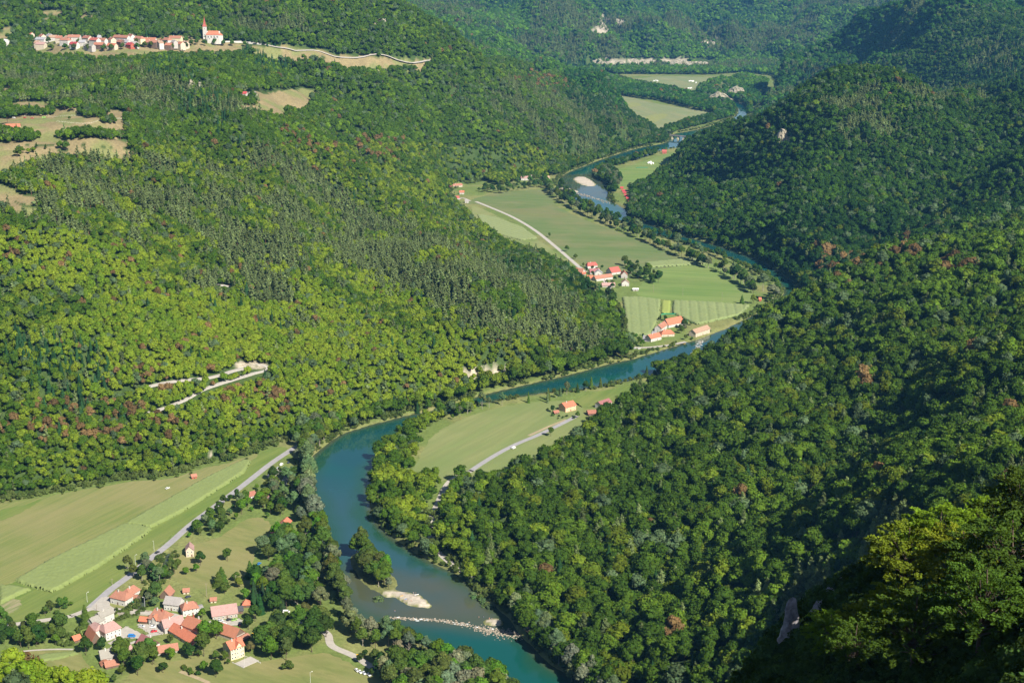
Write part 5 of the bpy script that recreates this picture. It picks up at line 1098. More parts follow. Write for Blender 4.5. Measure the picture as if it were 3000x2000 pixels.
one((1775,690), 'willow', 1.15, 'silver', "silvery tree below the large pale tree at the river bend", sx=1.9)
one((1704,698), 'spruce', .8, 'mid', "small dark conical tree alone at the field corner", sx=1.1)
one((1730,698), 'garden', 1.5, 'lime', "yellow-green weeping tree beside the lone orange hut")
one((1262,545), 'garden', .9, 'mid', "single small tree right of the valley road")
one((1302,578), 'garden', 1.2, 'mid', "larger tree beside the valley road before the hamlet")
one((1322,595), 'garden', 1.0, 'mid', "last small tree before the hamlet roofs")
grove([C5(1230,700),C5(1330,690),C5(1350,760),C5(1440,760),C5(1480,810),C5(1400,820),C5(1310,790),C5(1260,770)], 12, ['broadleaf','garden'], "in the orchard right of the farm hamlet", "orchard of the farm hamlet", (.8,1.2), ('dark','mid'))
grove([C5(930,680),C5(1000,700),C5(1100,720),C5(1150,790),C5(1210,800),C5(1210,850),C5(1100,860)], 16, ['garden'], "between the roofs of the farm hamlet", "trees between the hamlet roofs", (.7,1.0), ('dark','mid'))
grove([C5(1450,1040),C5(1640,1050),C5(1680,1100),C5(1660,1170),C5(1560,1180),C5(1550,1110),C5(1460,1060)], 13, ['broadleaf','garden'], "around the mill hamlet houses", "trees around the mill hamlet", (.65,1.0), ('dark','mid','grey'))
grove([C5(1210,1160),C5(1320,1150),C5(1360,1210),C5(1280,1220),C5(1200,1260),C5(1150,1260)], 13, ['garden','broadleaf'], "on the river bank before the mill hamlet", "bank trees before the mill hamlet", (.7,1.1), ('dark','mid'))
line_trees([C5(1150,900),C5(1180,960),C5(1220,1040),C5(1240,1100)], 14, ['broadleaf'], "along the valley road under the pine spur", "roadside trees under the pine spur", (.8,1.1), ('dark','mid'), 6)
grove([(1085,440),(1150,430),(1250,412),(1262,425),(1240,432),(1150,445)], 17, ['garden','broadleaf'], "in the orchards under the pine hill", "orchards under the pine hill", (.8,1.1), ('dark','mid'))
grove([(1380,398),(1395,392),(1420,402),(1428,425),(1410,440),(1388,430)], 12, ['broadleaf','willow'], "in the clump beside the far gravel island", "clump beside the far gravel island", (.9,1.25), ('dark','grey'))
grove([(1440,470),(1462,462),(1475,500),(1450,498)], 12, ['willow','broadleaf'], "by the red camp huts", "trees by the red camp huts", (.8,1.1), ('grey','mid'))
# meadow and garden individuals near the village
for a, s_, sp_, p_, lb, sx in [
 ((200,915),1.0,'spruce','mid',"tall shaggy tree on the stream bank by the lower road",1.25),((1830,170),1.35,'garden','mid',"round cone-like tree standing alone high on the tan lawn",1.3),((1765,430),.85,'spruce','mid',"conical tree with dark shadow in the middle of the tan lawn",1.5),
 ((1730,450),.7,'spruce','mid',"shorter olive cone tree beside the middle lawn tree",1.4),((2090,360),.85,'spruce','mid',"slim spruce at the edge of the campsite wood",1.3),((1960,480),1.0,'garden','lime',"yellow-green round tree below the slim spruce",1.0),((1800,545),1.15,'garden','mid',"wide dark tree on the lawn above the open barn",1.35),
 ((1940,400),.95,'garden','mid',"bushy tree left of the slim spruce",1.1),((2030,610),1.1,'garden','bright',"round bright tree by the wood corner",1.2),((1520,215),1.35,'garden','dark',"dark tree hugging the tall pale house",1.3),((1470,300),.85,'garden','bright',"bright small tree below the tall pale house",.9),((1350,325),.7,'garden','bright',"low bright tree on the lawn left edge",.9),
 ((590,1138),.8,'garden','mid',"small fruit tree in the vegetable garden",.9),((205,1245),1.5,'garden','dark',"big round tree in front of the brown barn",1.5),((400,1195),1.25,'garden','dark',"round tree right of the brown barn",1.2),((1540,840),1.0,'garden','bright',"bright tree between lane and red roof",.9),((1180,1120),.9,'garden','olive',"small olive tree by the long red roof",.9),
 ((1580,1075),1.0,'broadleaf','bright',"large bright green tree in front of the pale pink house",1.0),((1700,1060),.95,'broadleaf','bright',"bright green tree beside the long brown barn",1.0),((1555,1260),1.1,'broadleaf','olive',"big olive tree behind the manor garden",1.05),((1410,1290),1.1,'garden','dark',"dark rounded tree left of the olive one",1.2),
 ((1690,1300),.85,'garden','mid',"small tree left of the manor",.9),((1800,1310),.9,'garden','mid',"small tree at the manor corner",.9),((1835,1360),.55,'garden','mid',"tiny tree on the grass below the manor",.5),((1700,1500),1.45,'garden','dark',"round dark tree alone on the lower meadow",1.45),((1560,1440),1.0,'garden','bright',"bright tree above the lower meadow path",.9),
 ((2090,1225),1.1,'garden','dry',"thin brownish tree right of the manor",1.0),((860,1350),1.1,'broadleaf','olive',"broad tree hiding the low orange roof",1.15),((985,1350),1.0,'garden','mid',"mid green tree at the low orange roof corner",1.0),((1090,1450),.9,'garden','dark',"dark bush at the top of the lower meadow",1.2),((2330,1300),1.2,'broadleaf','bright',"bright round tree alone below the grove",1.1)]:
    one(C6(*a), sp_, s_, p_, lb, sx=sx)
one(C2(770,1475), 'shrub', 1.9, 'olive', "olive bush alone on the dry bottom meadow", sx=2.3)
# lone trees of the high dry meadows (measured on the slope)
for (u, v), sp_, s_, p_, lb in [((197,266),'garden',2.0,'mid',"large round tree casting shadow in the high dry meadow"),((216,271),'garden',1.5,'mid',"smaller round tree just right of the large one in the high meadow"),((83,267),'garden',1.1,'mid',"small lone tree above the parked farm vehicles"),((160,276),'garden',.7,'mid',"tiny tree in the middle of the high dry meadow"),
  ((84,342),'pine',.45,'dark',"small pine on the lower dry terrace"),((105,344),'pine',.45,'dark',"second small pine on the lower dry terrace"),((140,345),'garden',1.4,'bright',"bright round tree on the lower dry terrace"),((152,348),'garden',1.6,'mid',"round-topped tree right of the bright one on the terrace"),((40,362),'garden',1.5,'mid',"tall slim tree on the dry terrace"),((17,283),'garden',2.3,'dark',"big dark tree by the building site"),((150,256),'garden',1.8,'bright',"clump of bright bushes in the high meadow"),((168,258),'garden',1.7,'bright',"right half of the bright bushes in the high meadow")]:
    q = hit(u, v); plant(sp_, float(q[0]), float(q[1]), s_, jit(PAL[p_], .08), lb, z_=float(q[2])-.2)
for (a, b) in [(640,440),(760,440),(900,445),(960,440),(1060,430),(1180,430),(1250,420),(1300,425),(1420,415),(1480,440),(1600,430),(1650,400),(560,435),(440,440),(420,385),(680,395),(560,355),(350,340),(240,380),(200,400),(270,360),(150,370),(870,345),(960,350),(1220,335),(1330,330),(1440,330),(1600,350),(1640,345),(1700,395),(1760,400),(1850,400),(1930,405),(2000,400),(1600,375),(1700,345),(1990,290),(2050,300),(2080,330),(2200,375),(2270,395),(1415,380),(1475,405),(1700,370),(1180,395)]:
    q = hit(*C3(a, b)); plant('garden', float(q[0]), float(q[1]), 1.7, jit(PAL['mid']), "roadside tree on the hilltop near the church and graveyard", group="hilltop trees by the church", z_=float(q[2])-.5)
# ------------------------------------------------------------------ the near cliff: scrub and big beeches
def scrub():
    g = np.random.default_rng(17); n = 34000; th = g.uniform(AZ[0]*.2, math.radians(30), n); r = np.sqrt(g.uniform(100**2, 420**2, n))
    px, py = np.sin(th)*r, np.cos(th)*r; pz = ground(px, py); k = (spur(px, py) > pz-7) & visible(px, py, pz+8, 3) & (pz > 60)
    px, py, pz = px[k], py[k], pz[k]; m = len(px); me = bpy.data.meshes.new("undergrowth"); me.vertices.add(m)
    me.vertices.foreach_set("co", np.stack([px, py, pz-.2], 1).astype(np.float32).ravel())
    s_ = .3+.5*g.random(m)**1.5; f = fbm(px, py, 14, 5, 2)
    a = me.attributes.new("sc", 'FLOAT_VECTOR', 'POINT'); a.data.foreach_set("vector", np.stack([s_, s_, s_*.9], 1).astype(np.float32).ravel())
    a = me.attributes.new("rz", 'FLOAT', 'POINT'); a.data.foreach_set("value", (g.random(m)*6.28).astype(np.float32))
    a = me.attributes.new("pick", 'INT', 'POINT'); a.data.foreach_set("value", g.integers(0, 2, m).astype(np.int32))
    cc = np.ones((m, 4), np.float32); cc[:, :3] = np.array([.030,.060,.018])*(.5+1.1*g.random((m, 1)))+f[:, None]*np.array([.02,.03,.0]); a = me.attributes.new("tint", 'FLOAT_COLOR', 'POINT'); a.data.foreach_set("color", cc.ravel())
    o = bpy.data.objects.new("undergrowth", me); COL.objects.link(o); pc = bpy.data.collections.new("scrub_kinds")
    for i in range(2):
        q = lobed_crown(401+i, 10, 420, .75, rx=4.2, rz=3.4, zc=2.6, core=1); pc.objects.link(q.obj("scrub_low", FOL, link=False))
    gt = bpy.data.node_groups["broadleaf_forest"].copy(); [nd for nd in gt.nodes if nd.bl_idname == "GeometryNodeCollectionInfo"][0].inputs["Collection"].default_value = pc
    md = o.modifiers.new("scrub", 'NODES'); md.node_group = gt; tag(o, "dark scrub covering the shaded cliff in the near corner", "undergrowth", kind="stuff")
scrub()
def bank_scrub():
    g = np.random.default_rng(23); P_ = []
    R2 = RIVER; seg = np.roll(R2, -1, 0)-R2; L = np.linalg.norm(seg, axis=1); N_ = 30000
    i = g.choice(len(R2), N_, p=L/L.sum()); t = g.random(N_); b = R2[i]+seg[i]*t[:, None]; nn = np.stack([-seg[i, 1], seg[i, 0]], 1)/L[i][:, None]; b = b+nn*g.uniform(-13, 13, N_)[:, None]
    cr_ = sdist(RIVER, b[:, 0], b[:, 1]); k = (cr_ < -.5) & (cr_ > -12*g.random(N_)**1.3-1); b = b[k]
    # the stream and the wood edges
    s2 = np.roll(FLOOR, -1, 0)-FLOOR; L2 = np.linalg.norm(s2, axis=1); L2[-3:] = 0; i = g.choice(len(FLOOR), 14000, p=L2/L2.sum()); e = FLOOR[i]+s2[i]*g.random((14000, 1)); n2_ = np.stack([-s2[i, 1], s2[i, 0]], 1)/np.maximum(np.linalg.norm(s2[i], axis=1), 1)[:, None]
    e = e+n2_*g.normal(size=14000)[:, None]*5; e = e[(sdist(RIVER, e[:, 0], e[:, 1]) < -1)]
    s3 = CREEKC[g.integers(0, len(CREEKC)-1, 900)]+g.normal(size=(900, 2))*3.4; cd = dist_poly(CREEKC, s3[:, 0], s3[:, 1], closed=False); s3 = s3[(cd > 2.2) & (cd < 8)]
    sc_ = np.r_[g.uniform(.22, .75, len(b)), g.uniform(.25, .8, len(e)), g.uniform(.2, .5, len(s3))]; b = np.concatenate([b, e, s3])
    u, v, d = proj(b[:, 0], b[:, 1], 0); pz = ground(b[:, 0], b[:, 1]); k = (pz > -1.5) & (u > -50) & (u < 2400) & (v < 1640) & visible(b[:, 0], b[:, 1], pz+6, 2)
    for F_ in FOOT: k &= ~inside(F_, b[:, 0], b[:, 1])
    for C_ in (poly2([(1555,770),(1660,770),(1660,800),(1555,845)]), poly2([(1180,1440),(1260,1440),(1260,1470),(1180,1470)])): k &= ~inside(C_, b[:, 0], b[:, 1])
    k &= ~((vnoise(b[:, 0], b[:, 1], 26, 8) < .3) & (v < 950))
    b, pz, sc_ = b[k], pz[k], sc_[k]; m = len(b); me = bpy.data.meshes.new("bank_scrub"); me.vertices.add(m); me.vertices.foreach_set("co", np.stack([b[:, 0], b[:, 1], pz-.15], 1).astype(np.float32).ravel())
    a = me.attributes.new("sc", 'FLOAT_VECTOR', 'POINT'); a.data.foreach_set("vector", np.stack([sc_, sc_, sc_*g.uniform(.7, 1.5, m)], 1).astype(np.float32).ravel())
    a = me.attributes.new("rz", 'FLOAT', 'POINT'); a.data.foreach_set("value", (g.random(m)*6.28).astype(np.float32))
    a = me.attributes.new("pick", 'INT', 'POINT'); a.data.foreach_set("value", g.integers(0, 2, m).astype(np.int32))
    cc = np.ones((m, 4), np.float32); q = fbm(b[:, 0], b[:, 1], 12, 5, 2)[:, None]; cc[:, :3] = (np.array([.060, .115, .024])*(1-q)+np.array([.150, .185, .055])*q)*(.65+.6*g.random((m, 1))); a = me.attributes.new("tint", 'FLOAT_COLOR', 'POINT'); a.data.foreach_set("color", cc.ravel())
    o = bpy.data.objects.new("bank_scrub", me); COL.objects.link(o); md = o.modifiers.new("scrub", 'NODES'); md.node_group = bpy.data.objects["undergrowth"].modifiers[0].node_group
    tag(o, "mixed green scrub and reeds lining the river banks and wood edges", "scrub", kind="stuff")
bank_scrub()
def beech_mb(seed, n=10500, rx=6.5, rz=6):
    """layered sprays: flat fans of small leaves on outward limbs"""
    g = np.random.default_rng(seed); mb = MB(); tb = MB(); zc = 10
    for t0, t1, ra in (((0,0,-2),(0,0,6),.42),((0,0,6),(.5,.3,11),.28),((.5,.3,11),(.2,.1,zc+rz*.9),.14)): tube(tb, t0, t1, ra, ra*.7)
    nf = 125
    for k in range(nf):
        d = g.normal(size=3); d[2] = abs(d[2])*.9-.25; d /= np.linalg.norm(d); R_ = (.55+.5*g.random())
        tip = np.array([d[0]*rx*R_, d[1]*rx*R_, zc+d[2]*rz*R_]); base = np.array([0, 0, zc-rz*.5+d[2]*rz*.4])
        if k % 2 == 0: tube(tb, base, tip, .09, .03, k=3)
        out = np.array([d[0], d[1], .12]); out /= np.linalg.norm(out)+1e-9; side = np.cross(out, [0, 0, 1]); side /= np.linalg.norm(side)+1e-9; up = np.cross(side, out)
        m = n//nf; s1 = (g.random(m)**.7)*2.9; w1 = (g.random(m)-.5)*2.3*(1-s1/3.6); 
        P = tip+out*(s1-1.5)[:, None]+side*w1[:, None]+up*(-.14*(s1-1.2)**2+g.normal(size=m)*.13)[:, None]
        tn = .75+.45*g.random()
        quads(mb, P, unit(up+g.normal(size=(m, 3))*.42), .42, (tn*(.75+.5*g.random(m)))[:, None]*np.array([1, 1, 1]), g, aspect=.75)
    return mb, tb
TR['beech'] = ([high(*beech_mb(501+i)) for i in range(3)], [])
for (u, v), s_, pal, lb in [((2075,1395),1.15,'lit_tint',"yellow-green beech with layered sprays at the cliff edge, upper left one"),((2150,1350),1.15,'lit_tint',"large sunlit beech in the middle of the near corner"),((2260,1310),1.0,'lit_tint',"sunlit beech near the right edge, behind the middle one"),
  ((2340,1330),1.25,'shade_tint',"beech cut by the photo's right edge"),((2190,1440),1.15,'lit_tint',"beech just below the large sunlit one"),((2300,1420),1.1,'shade_tint',"half-shaded beech low at the right edge"),((1900,1530),.75,'lit_tint',"lower beech right of the pale rock pinnacle"),((1985,1520),.8,'lit_tint',"small bright beech in the gap behind the pinnacle tree"),
  ((2050,1500),.9,'lit_tint',"beech between the pinnacle tree and the sunlit group"),((1960,1590),.8,'shade_tint',"dim beech at the bottom edge"),((2090,1590),1.0,'shade_tint',"shaded tree crown at the bottom edge under the beeches"),((2240,1560),1.1,'shade_tint',"dark shaded beech in the bottom right corner"),((2352,1255),.7,'lit_tint',"yellowish beech against the valley at the right edge")]:
    q = hit(u, v); c_ = (.150,.215,.020) if pal == 'lit_tint' else (.070,.120,.020)  # sun and shade painted into the crown tint
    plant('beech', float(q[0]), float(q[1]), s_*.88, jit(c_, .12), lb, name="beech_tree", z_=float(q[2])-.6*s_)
# ------------------------------------------------------------------ rocks, weirs, bridges, vehicles, poles, people
ROCKM = simple("limestone", (.38,.36,.38), .95, .5, .5, c2=(.10,.095,.11)); STONE = simple("river_stone", (.34,.29,.23), .95, .4, .8); FOAM = simple("white_water", (.62,.66,.68), .6, .1, 1)
def rock_mesh(name, mat, seed, h, r0, r1, parent=None, lean=0.):
    g = np.random.default_rng(seed); m, n = 26, 34; v = []
    for i in range(n):
        f = i/(n-1); 
        for j in range(m):
            a = j*2*math.pi/m; rad = (r0*(1-f)**.8+r1)*(.8+.55*float(vnoise(a*1.6*r0+seed*9, f*h*.8, 1.3, seed))+.25*float(vnoise(a*6, f*h*2.2, 1., seed+3))) if i < n-1 else .05
            v.append((math.cos(a)*rad+lean*f, math.sin(a)*rad*.8, f*h+(float(vnoise(a*3, f*4, 1., seed+5))-.5)*h*.08))
    f_ = [[i*m+j, i*m+(j+1) % m, (i+1)*m+(j+1) % m, (i+1)*m+j] for i in range(n-1) for j in range(m)]+[[(n-1)*m+j for j in range(m)]]
    return mk(name, v, f_, mat, parent)
q = hit(1812,1500); o = rock_mesh("rock_pinnacle", ROCKM, 3, 13.5, 1.6, .6); o.location = (q[0], q[1], q[2]-2.0); tag(o, "pale limestone pinnacle standing free on the shaded cliff", "rock")
for k, (u, v, h, r, lb) in enumerate([(1870,1440,7.5,1.5,"grey rock rib above the pinnacle, lower part"),(1893,1405,7.0,1.5,"grey rock rib above the pinnacle, middle part"),(1925,1372,6,1.6,"dark top of the grey rock rib"),(1826,1512,6,1.6,"broad shoulder of rock beside the pinnacle foot")]):
    q = hit(u, v); o = rock_mesh("rock_outcrop", ROCKM, 11+k, h, r, .9, lean=1.2); o.location = (q[0], q[1], q[2]-2); tag(o, lb, "rock")
def cliff(u, v, w_px, h, seed, label, mat=None):
    """weathered rock face set into a slope"""
    q = hit(u, v); wid = w_px/FOC*float(np.linalg.norm(q-np.array([0,0,CAM_H]))); g = np.random.default_rng(seed); n, m = 22, 12; vv = []
    for i in range(n):
        for j in range(m):
            a = i/(n-1)-.5; f = j/(m-1); top = h*(1-abs(2*a)**2.2*.7)*(.75+.4*float(vnoise(i*.35, 0, 1, seed)))
            vv.append((a*wid, -2+f*h*.42+(float(vnoise(i*.6, j*.7, 1., seed+2))-.5)*h*.22+(4*abs(a)), -3+f*(top+3)))
    f_ = [[i*m+j, (i+1)*m+j, (i+1)*m+j+1, i*m+j+1] for i in range(n-1) for j in range(m-1)]
    b = len(vv); vv += [(x_, y_+h*.5, z_-1) for x_, y_, z_ in vv]; f_ += [[k+b for k in f[::-1]] for f in f_]
    for i in range(n-1): f_ += [[i*m+m-1, (i+1)*m+m-1, (i+1)*m+m-1+b, i*m+m-1+b]]
    for j in range(m-1): f_ += [[j, j+1, j+1+b, j+b], [(n-1)*m+j+1, (n-1)*m+j, (n-1)*m+j+b, (n-1)*m+j+1+b]]
    o = mk("cliff", vv, f_, mat or PALER); o.location = q; return tag(o, label, "cliff")
PALER = simple("pale_cliff", (.40,.35,.28), .95, .4, .12, c2=(.09,.10,.06))
cliff(1655,240,60,36,1,"large pale cliff above the far river bend"); cliff(1692,226,44,40,2,"upper right part of the large far cliff")
cliff(1800,328,26,26,3,"pale rock outcrop half way up the right hill"); cliff(438,212,16,18,4,"left white rock scar below the hill village"); cliff(457,212,12,14,5,"smaller white rock scar right of the left one")
cliff(572,846,44,4.5,6,"white rock cutting behind the hairpin bend"); cliff(875,56,24,13,7,"pale rock scar high on the far wooded hill"); cliff(1632,102,18,18,8,"small pale rock scar on the far hill, right")
for k, (u, w_, h_) in enumerate([(1372,44,14),(1415,36,9),(1465,54,18),(1515,50,15),(1560,44,15),(1605,46,9)]): cliff(u, 146, w_, h_, 20+k, f"pale stone cutting along the far railway ledge, number {k+1} from the left" if False else ["leftmost pale stretch of the long far rock cutting","second pale stretch of the long far rock cutting, low","third and tallest stretch of the long far rock cutting","fourth stretch of the long far rock cutting","fifth stretch of the long far rock cutting","rightmost low stretch of the long far rock cutting"][k])
for k, (u, v, w_, h_) in enumerate([(1098,866,9,4),(1115,874,10,3.5),(1128,862,8,3.5),(1160,862,9,3),(1172,850,7,3),(1105,850,7,3),(1142,870,8,3)]): cliff(u, v, w_, h_, 40+k, f"white scree rock showing through trees above the river, {['lower left','lowest','middle','right','upper right','upper left','lower right'][k]} patch")
def stones(name, pts, wid, n, label, seed, smin=.5, smax=1.6, foam=0, z=-1.6):
    g = np.random.default_rng(seed); L_ = smooth_line([W(*p)[:2] for p in pts], 8); iv, jf = ICO[1]; v = []; f = []; b = 0
    d = np.r_[0, np.cumsum(np.linalg.norm(np.diff(L_, axis=0), axis=1))]; root = empty(name, (*L_[0], z), 0, label, "weir"); o0 = np.array([*L_[0], z])
    for k in range(n):
        t = g.random()*d[-1]; p = np.array([np.interp(t, d, L_[:, 0]), np.interp(t, d, L_[:, 1])])+g.normal(size=2)*wid*.33*(.6+t/d[-1]); s_ = g.uniform(smin, smax)*(.6+.6*g.random())
        q = iv*(1+(g.random((len(iv), 1))-.5)*.6)*np.array([1, 1, .6])*s_*.5+np.array([*p, z+.1*s_])-o0; v.append(q); f.append(jf+b); b += len(iv)
    mk("stones", np.concatenate(v), np.concatenate(f), STONE, root)
    if foam:
        v = []; f = []; b = 0
        for k in range(foam):
            t = g.random()*d[-1]*.8; p = np.array([np.interp(t, d, L_[:, 0]), np.interp(t, d, L_[:, 1])])+g.normal(size=2)*wid*.25; s_ = g.uniform(.5, 1.3)
            q = iv*np.array([1.5, .7, .10])*s_+np.array([*p, z+.08])-o0; v.append(q); f.append(jf+b); b += len(iv)
        mk("white_water", np.concatenate(v), np.concatenate(f), FOAM, root)
stones("rock_weir", [(880,1412),(930,1415),(985,1418),(1040,1424),(1090,1434),(1130,1440),(1195,1452)], 4, 460, "low weir of pale boulders across the near river", 1, foam=36)
stones("rock_weir", [(1100,1440),(1130,1446),(1165,1450),(1195,1452)], 9, 330, "heap of pale boulders at the right end of the near weir", 2)
stones("rock_weir", [(1282,430),(1310,438),(1345,447),(1380,458),(1400,465)], 8, 260, "curved stone weir across the far river", 3, .9, 2.4, foam=16)
stones("rock_weir", [(1610,780),(1600,800),(1585,822),(1560,842)], 8, 160, "mill weir beside the long tan-roofed mill", 4, .7, 1.8, foam=90)
stones("rock_bank", [C6(240,895),C6(300,835),C6(350,820)], 3, 40, "stones in the stream beside the tall shaggy tree", 5, .5, 1.2)
# bridges
def stone_bridge(A, B, label, width=6.5, arches=3, top=.9):
    a = W(*A)[:2]; b = W(*B)[:2]; d = b-a; L = float(np.linalg.norm(d)); root = empty("stone_bridge", (*a, 0), math.atan2(d[1], d[0]), label, "bridge")
    xs = np.linspace(0, L, 61); bot = []
    for x_ in xs:
        f = (x_/L*arches) % 1; w_ = abs(f-.5)*2; bot.append(-2.4 if w_ > .82 else -1.9+1.7*math.sqrt(max(0, 1-(w_/.82)**2)))
    v = [(x_, y_, z_) for y_ in (0, width) for x_, z0 in zip(xs, bot) for z_ in (z0, .12)]; m = len(xs); f = []
    for s_ in range(2):
        o_ = s_*2*m
        for i in range(m-1): k = [o_+2*i, o_+2*i+2, o_+2*i+3, o_+2*i+1]; f.append(k if s_ == 0 else k[::-1])
    for i in range(m-1): f += [[2*i+1, 2*i+3, 2*m+2*i+3, 2*m+2*i+1], [2*i, 2*m+2*i, 2*m+2*i+2, 2*i+2]]
    mk("arches", v, f, wallm('stone'), root)
    for y_ in (-.05, width-.35): PB().box(-1, L+1, y_, y_+.4, .123, top).obj("parapet", wallm('stone'), root)
stone_bridge(C6(620,772), C6(905,795), "small stone arch bridge carrying the lane over the stream")
def wallthing(pts, h, t, mat, label, name="stone_wall", cat="wall", z=-1.8):
    P = [W(*p)[:2] for p in pts]; v = []; f = []; n = len(P)
    for i, p in enumerate(P):
        d = (P[min(i+1, n-1)]-P[max(i-1, 0)]); nn = np.array([-d[1], d[0]])/np.linalg.norm(d)*t/2
        for q in (p-nn, p+nn): v += [(*q, z), (*q, h)]
    for i in range(n-1):
        a = 4*i; f += [[a, a+4, a+5, a+1], [a+2, a+3, a+7, a+6], [a+1, a+5, a+7, a+3], [a, a+2, a+6, a+4]]
    f += [[0, 1, 3, 2], [4*n-4, 4*n-2, 4*n-1, 4*n-3]]
    return tag(mk(name, v, f, mat), label, cat)
wallthing([C6(258,818),C6(350,790),C6(450,772),C6(545,758),C6(622,770)], .35, .8, wallm('stone'), "curved stone retaining wall along the stream below the lane")
wallthing([C1(2000,1000),C1(2100,1050),C1(2110,945),C1(2245,1005)], .5, .4, wallm('white'), "low white terrace wall in front of the manor", z=-.1)
o = PB().box(0, 13, 0, 9, -.3, .35).box(1, 12, 1, 8, .353, .42).obj("terrace", conc); p = W(*C6(2010,1395)); o.location = p; o.rotation_euler.z = ang(C6(2010,1395), C6(2110,1350)); tag(o, "pale concrete slab on the lawn below the manor", "terrace")
# far bridge
a = W(*C4(1222,903), 6)[:2]; b = W(*C4(1420,903), 6)[:2]; a = W(*C4(1222,872), 7)[:2]; b = W(*C4(1425,890), 7)[:2]; d = b-a; L = float(np.linalg.norm(d))
br = empty("road_bridge", (*a, 0), math.atan2(d[1], d[0]), "long flat road bridge on pale piers over the far river", "bridge")
PB().box(-6, L+6, -4, 4, 6.2, 7.4).obj("deck", simple("bridge_concrete", (.30,.27,.27), .9, .2, .5), br)
for y_ in (-4.1, 3.9): PB().box(-6, L+6, y_, y_+.2, 7.403, 8.5).obj("railing", simple("bridge_rail", (.34,.30,.28), .8, .2, .5), br)
for i in range(4): x_ = L*(.08+.24*i); PB().add([(x_-3.4,-4.5,-4),(x_+3.4,-4.5,-4),(x_+3.4,4.5,-4),(x_-3.4,4.5,-4),(x_-1.4,-3,6.197),(x_+1.4,-3,6.197),(x_+1.4,3,6.197),(x_-1.4,3,6.197)], BOXF).obj("pier", wallm('cream'), br)
# vehicles
CARC = {'silver': (.55,.57,.60), 'white': (.80,.80,.80), 'red': (.60,.03,.04), 'black': (.02,.02,.025), 'blue': (.03,.20,.55), 'green': (.25,.45,.10), 'dark': (.05,.06,.09), 'yellow': (.75,.45,.03), 'orange': (.75,.22,.03)}
def carm(c_):
    nm = "paint_"+c_
    if nm not in MC:
        m, nt, p = newmat(nm); p.inputs["Base Color"].default_value = (*CARC[c_], 1); p.inputs["Roughness"].default_value = .3; p.inputs["Metallic"].default_value = .1; MC[nm] = m
    return MC[nm]
TYRE = simple("tyre_rubber", (.02,.02,.02), .9, .2, 1); LAMP = simple("lamp_glass", (.8,.8,.75), .2, .1, 1)
def loft(prof, w, tuck=0.):
    n = len(prof); v = [(x_, s_*(w/2-tuck*(1 if z_ > .9 else 0)), z_) for s_ in (-1, 1) for x_, z_ in prof]
    return v, [list(range(n))[::-1] and list(range(n)), list(range(n, 2*n))[::-1]]+[[i, n+i, n+(i+1) % n, (i+1) % n] for i in range(n)]
def vehicle(uv, head, kind, color, label, group=None, zed=None):
    p = W(*uv) if zed is None else hit(*uv); w2 = W(uv[0]+head[0], uv[1]+head[1], p[2]); rz = math.atan2(w2[1]-p[1], w2[0]-p[0])
    nm = {'car': 'parked_car', 'van': 'van', 'caravan': 'caravan', 'bus': 'camper_van'}[kind]; r = empty(nm, (p[0], p[1], p[2]+.2), rz, label, {'car':'car','van':'van','caravan':'caravan','bus':'camper van'}[kind], group)
    if kind == 'car':
        v, f = loft([(-2.1,.3),(2.1,.3),(2.15,.62),(1.95,.78),(.95,.9),(-1.9,.95),(-2.15,.8)], 1.76); mk("body", v, f, carm(color), r)
        v, f = loft([(.95,.9),(.3,1.38),(-1.2,1.42),(-1.85,.95)], 1.6, .12); mk("cabin", v, f, GLASS, r); v, f = loft([(.28,1.385),(.2,1.46),(-1.15,1.49),(-1.2,1.425)], 1.5, .1); mk("car_roof", v, f, carm(color), r); wb, tr_ = 1.3, .32
    elif kind in ('van', 'bus'):
        v, f = loft([(-2.4,.35),(2.35,.35),(2.45,.9),(1.75,1.15),(1.2,1.95),(-2.35,2.0),(-2.45,1.0)], 1.9); mk("body", v, f, carm(color), r)
        for s_ in (-1, 1): PB().box(-2.1, 1.15, s_*.955-.02, s_*.955+.02, 1.2, 1.7).obj("window", GLASS, r)
        mk("windscreen", [(1.8,-.8,1.18),(1.8,.8,1.18),(1.28,.75,1.88),(1.28,-.75,1.88),(1.75,-.8,1.1),(1.75,.8,1.1)], [[0,1,2,3],[4,0,3],[1,5,2],[4,5,1,0]], GLASS, r); wb, tr_ = 1.55, .36
    else:
        v, f = loft([(-2.3,.45),(2.2,.45),(2.45,1.1),(2.2,2.25),(-2.2,2.35),(-2.4,1.2)], 2.1); mk("body", v, f, carm(color), r)
        for s_ in (-1, 1): PB().box(-1.2, 1.2, s_*1.055-.02, s_*1.055+.02, 1.3, 1.9).obj("window", GLASS, r)
        PB().tube((2.3,0,.5),(3.6,0,.5),.06).obj("drawbar", TYRE, r); wb, tr_ = .35, .34
    for sx_ in ((-wb, wb) if kind != 'caravan' else (0,)):
        for sy_ in (-.84, .84): PB().tube((sx_, sy_-.1, tr_-.18), (sx_, sy_+.1, tr_-.18), tr_, k=10).obj("wheel", TYRE, r)
    if kind != 'caravan':
        for sy_ in (-.62, .62): PB().box(2.06, 2.2, sy_-.15, sy_+.15, .62, .76).obj("headlight", LAMP, r)
    return r
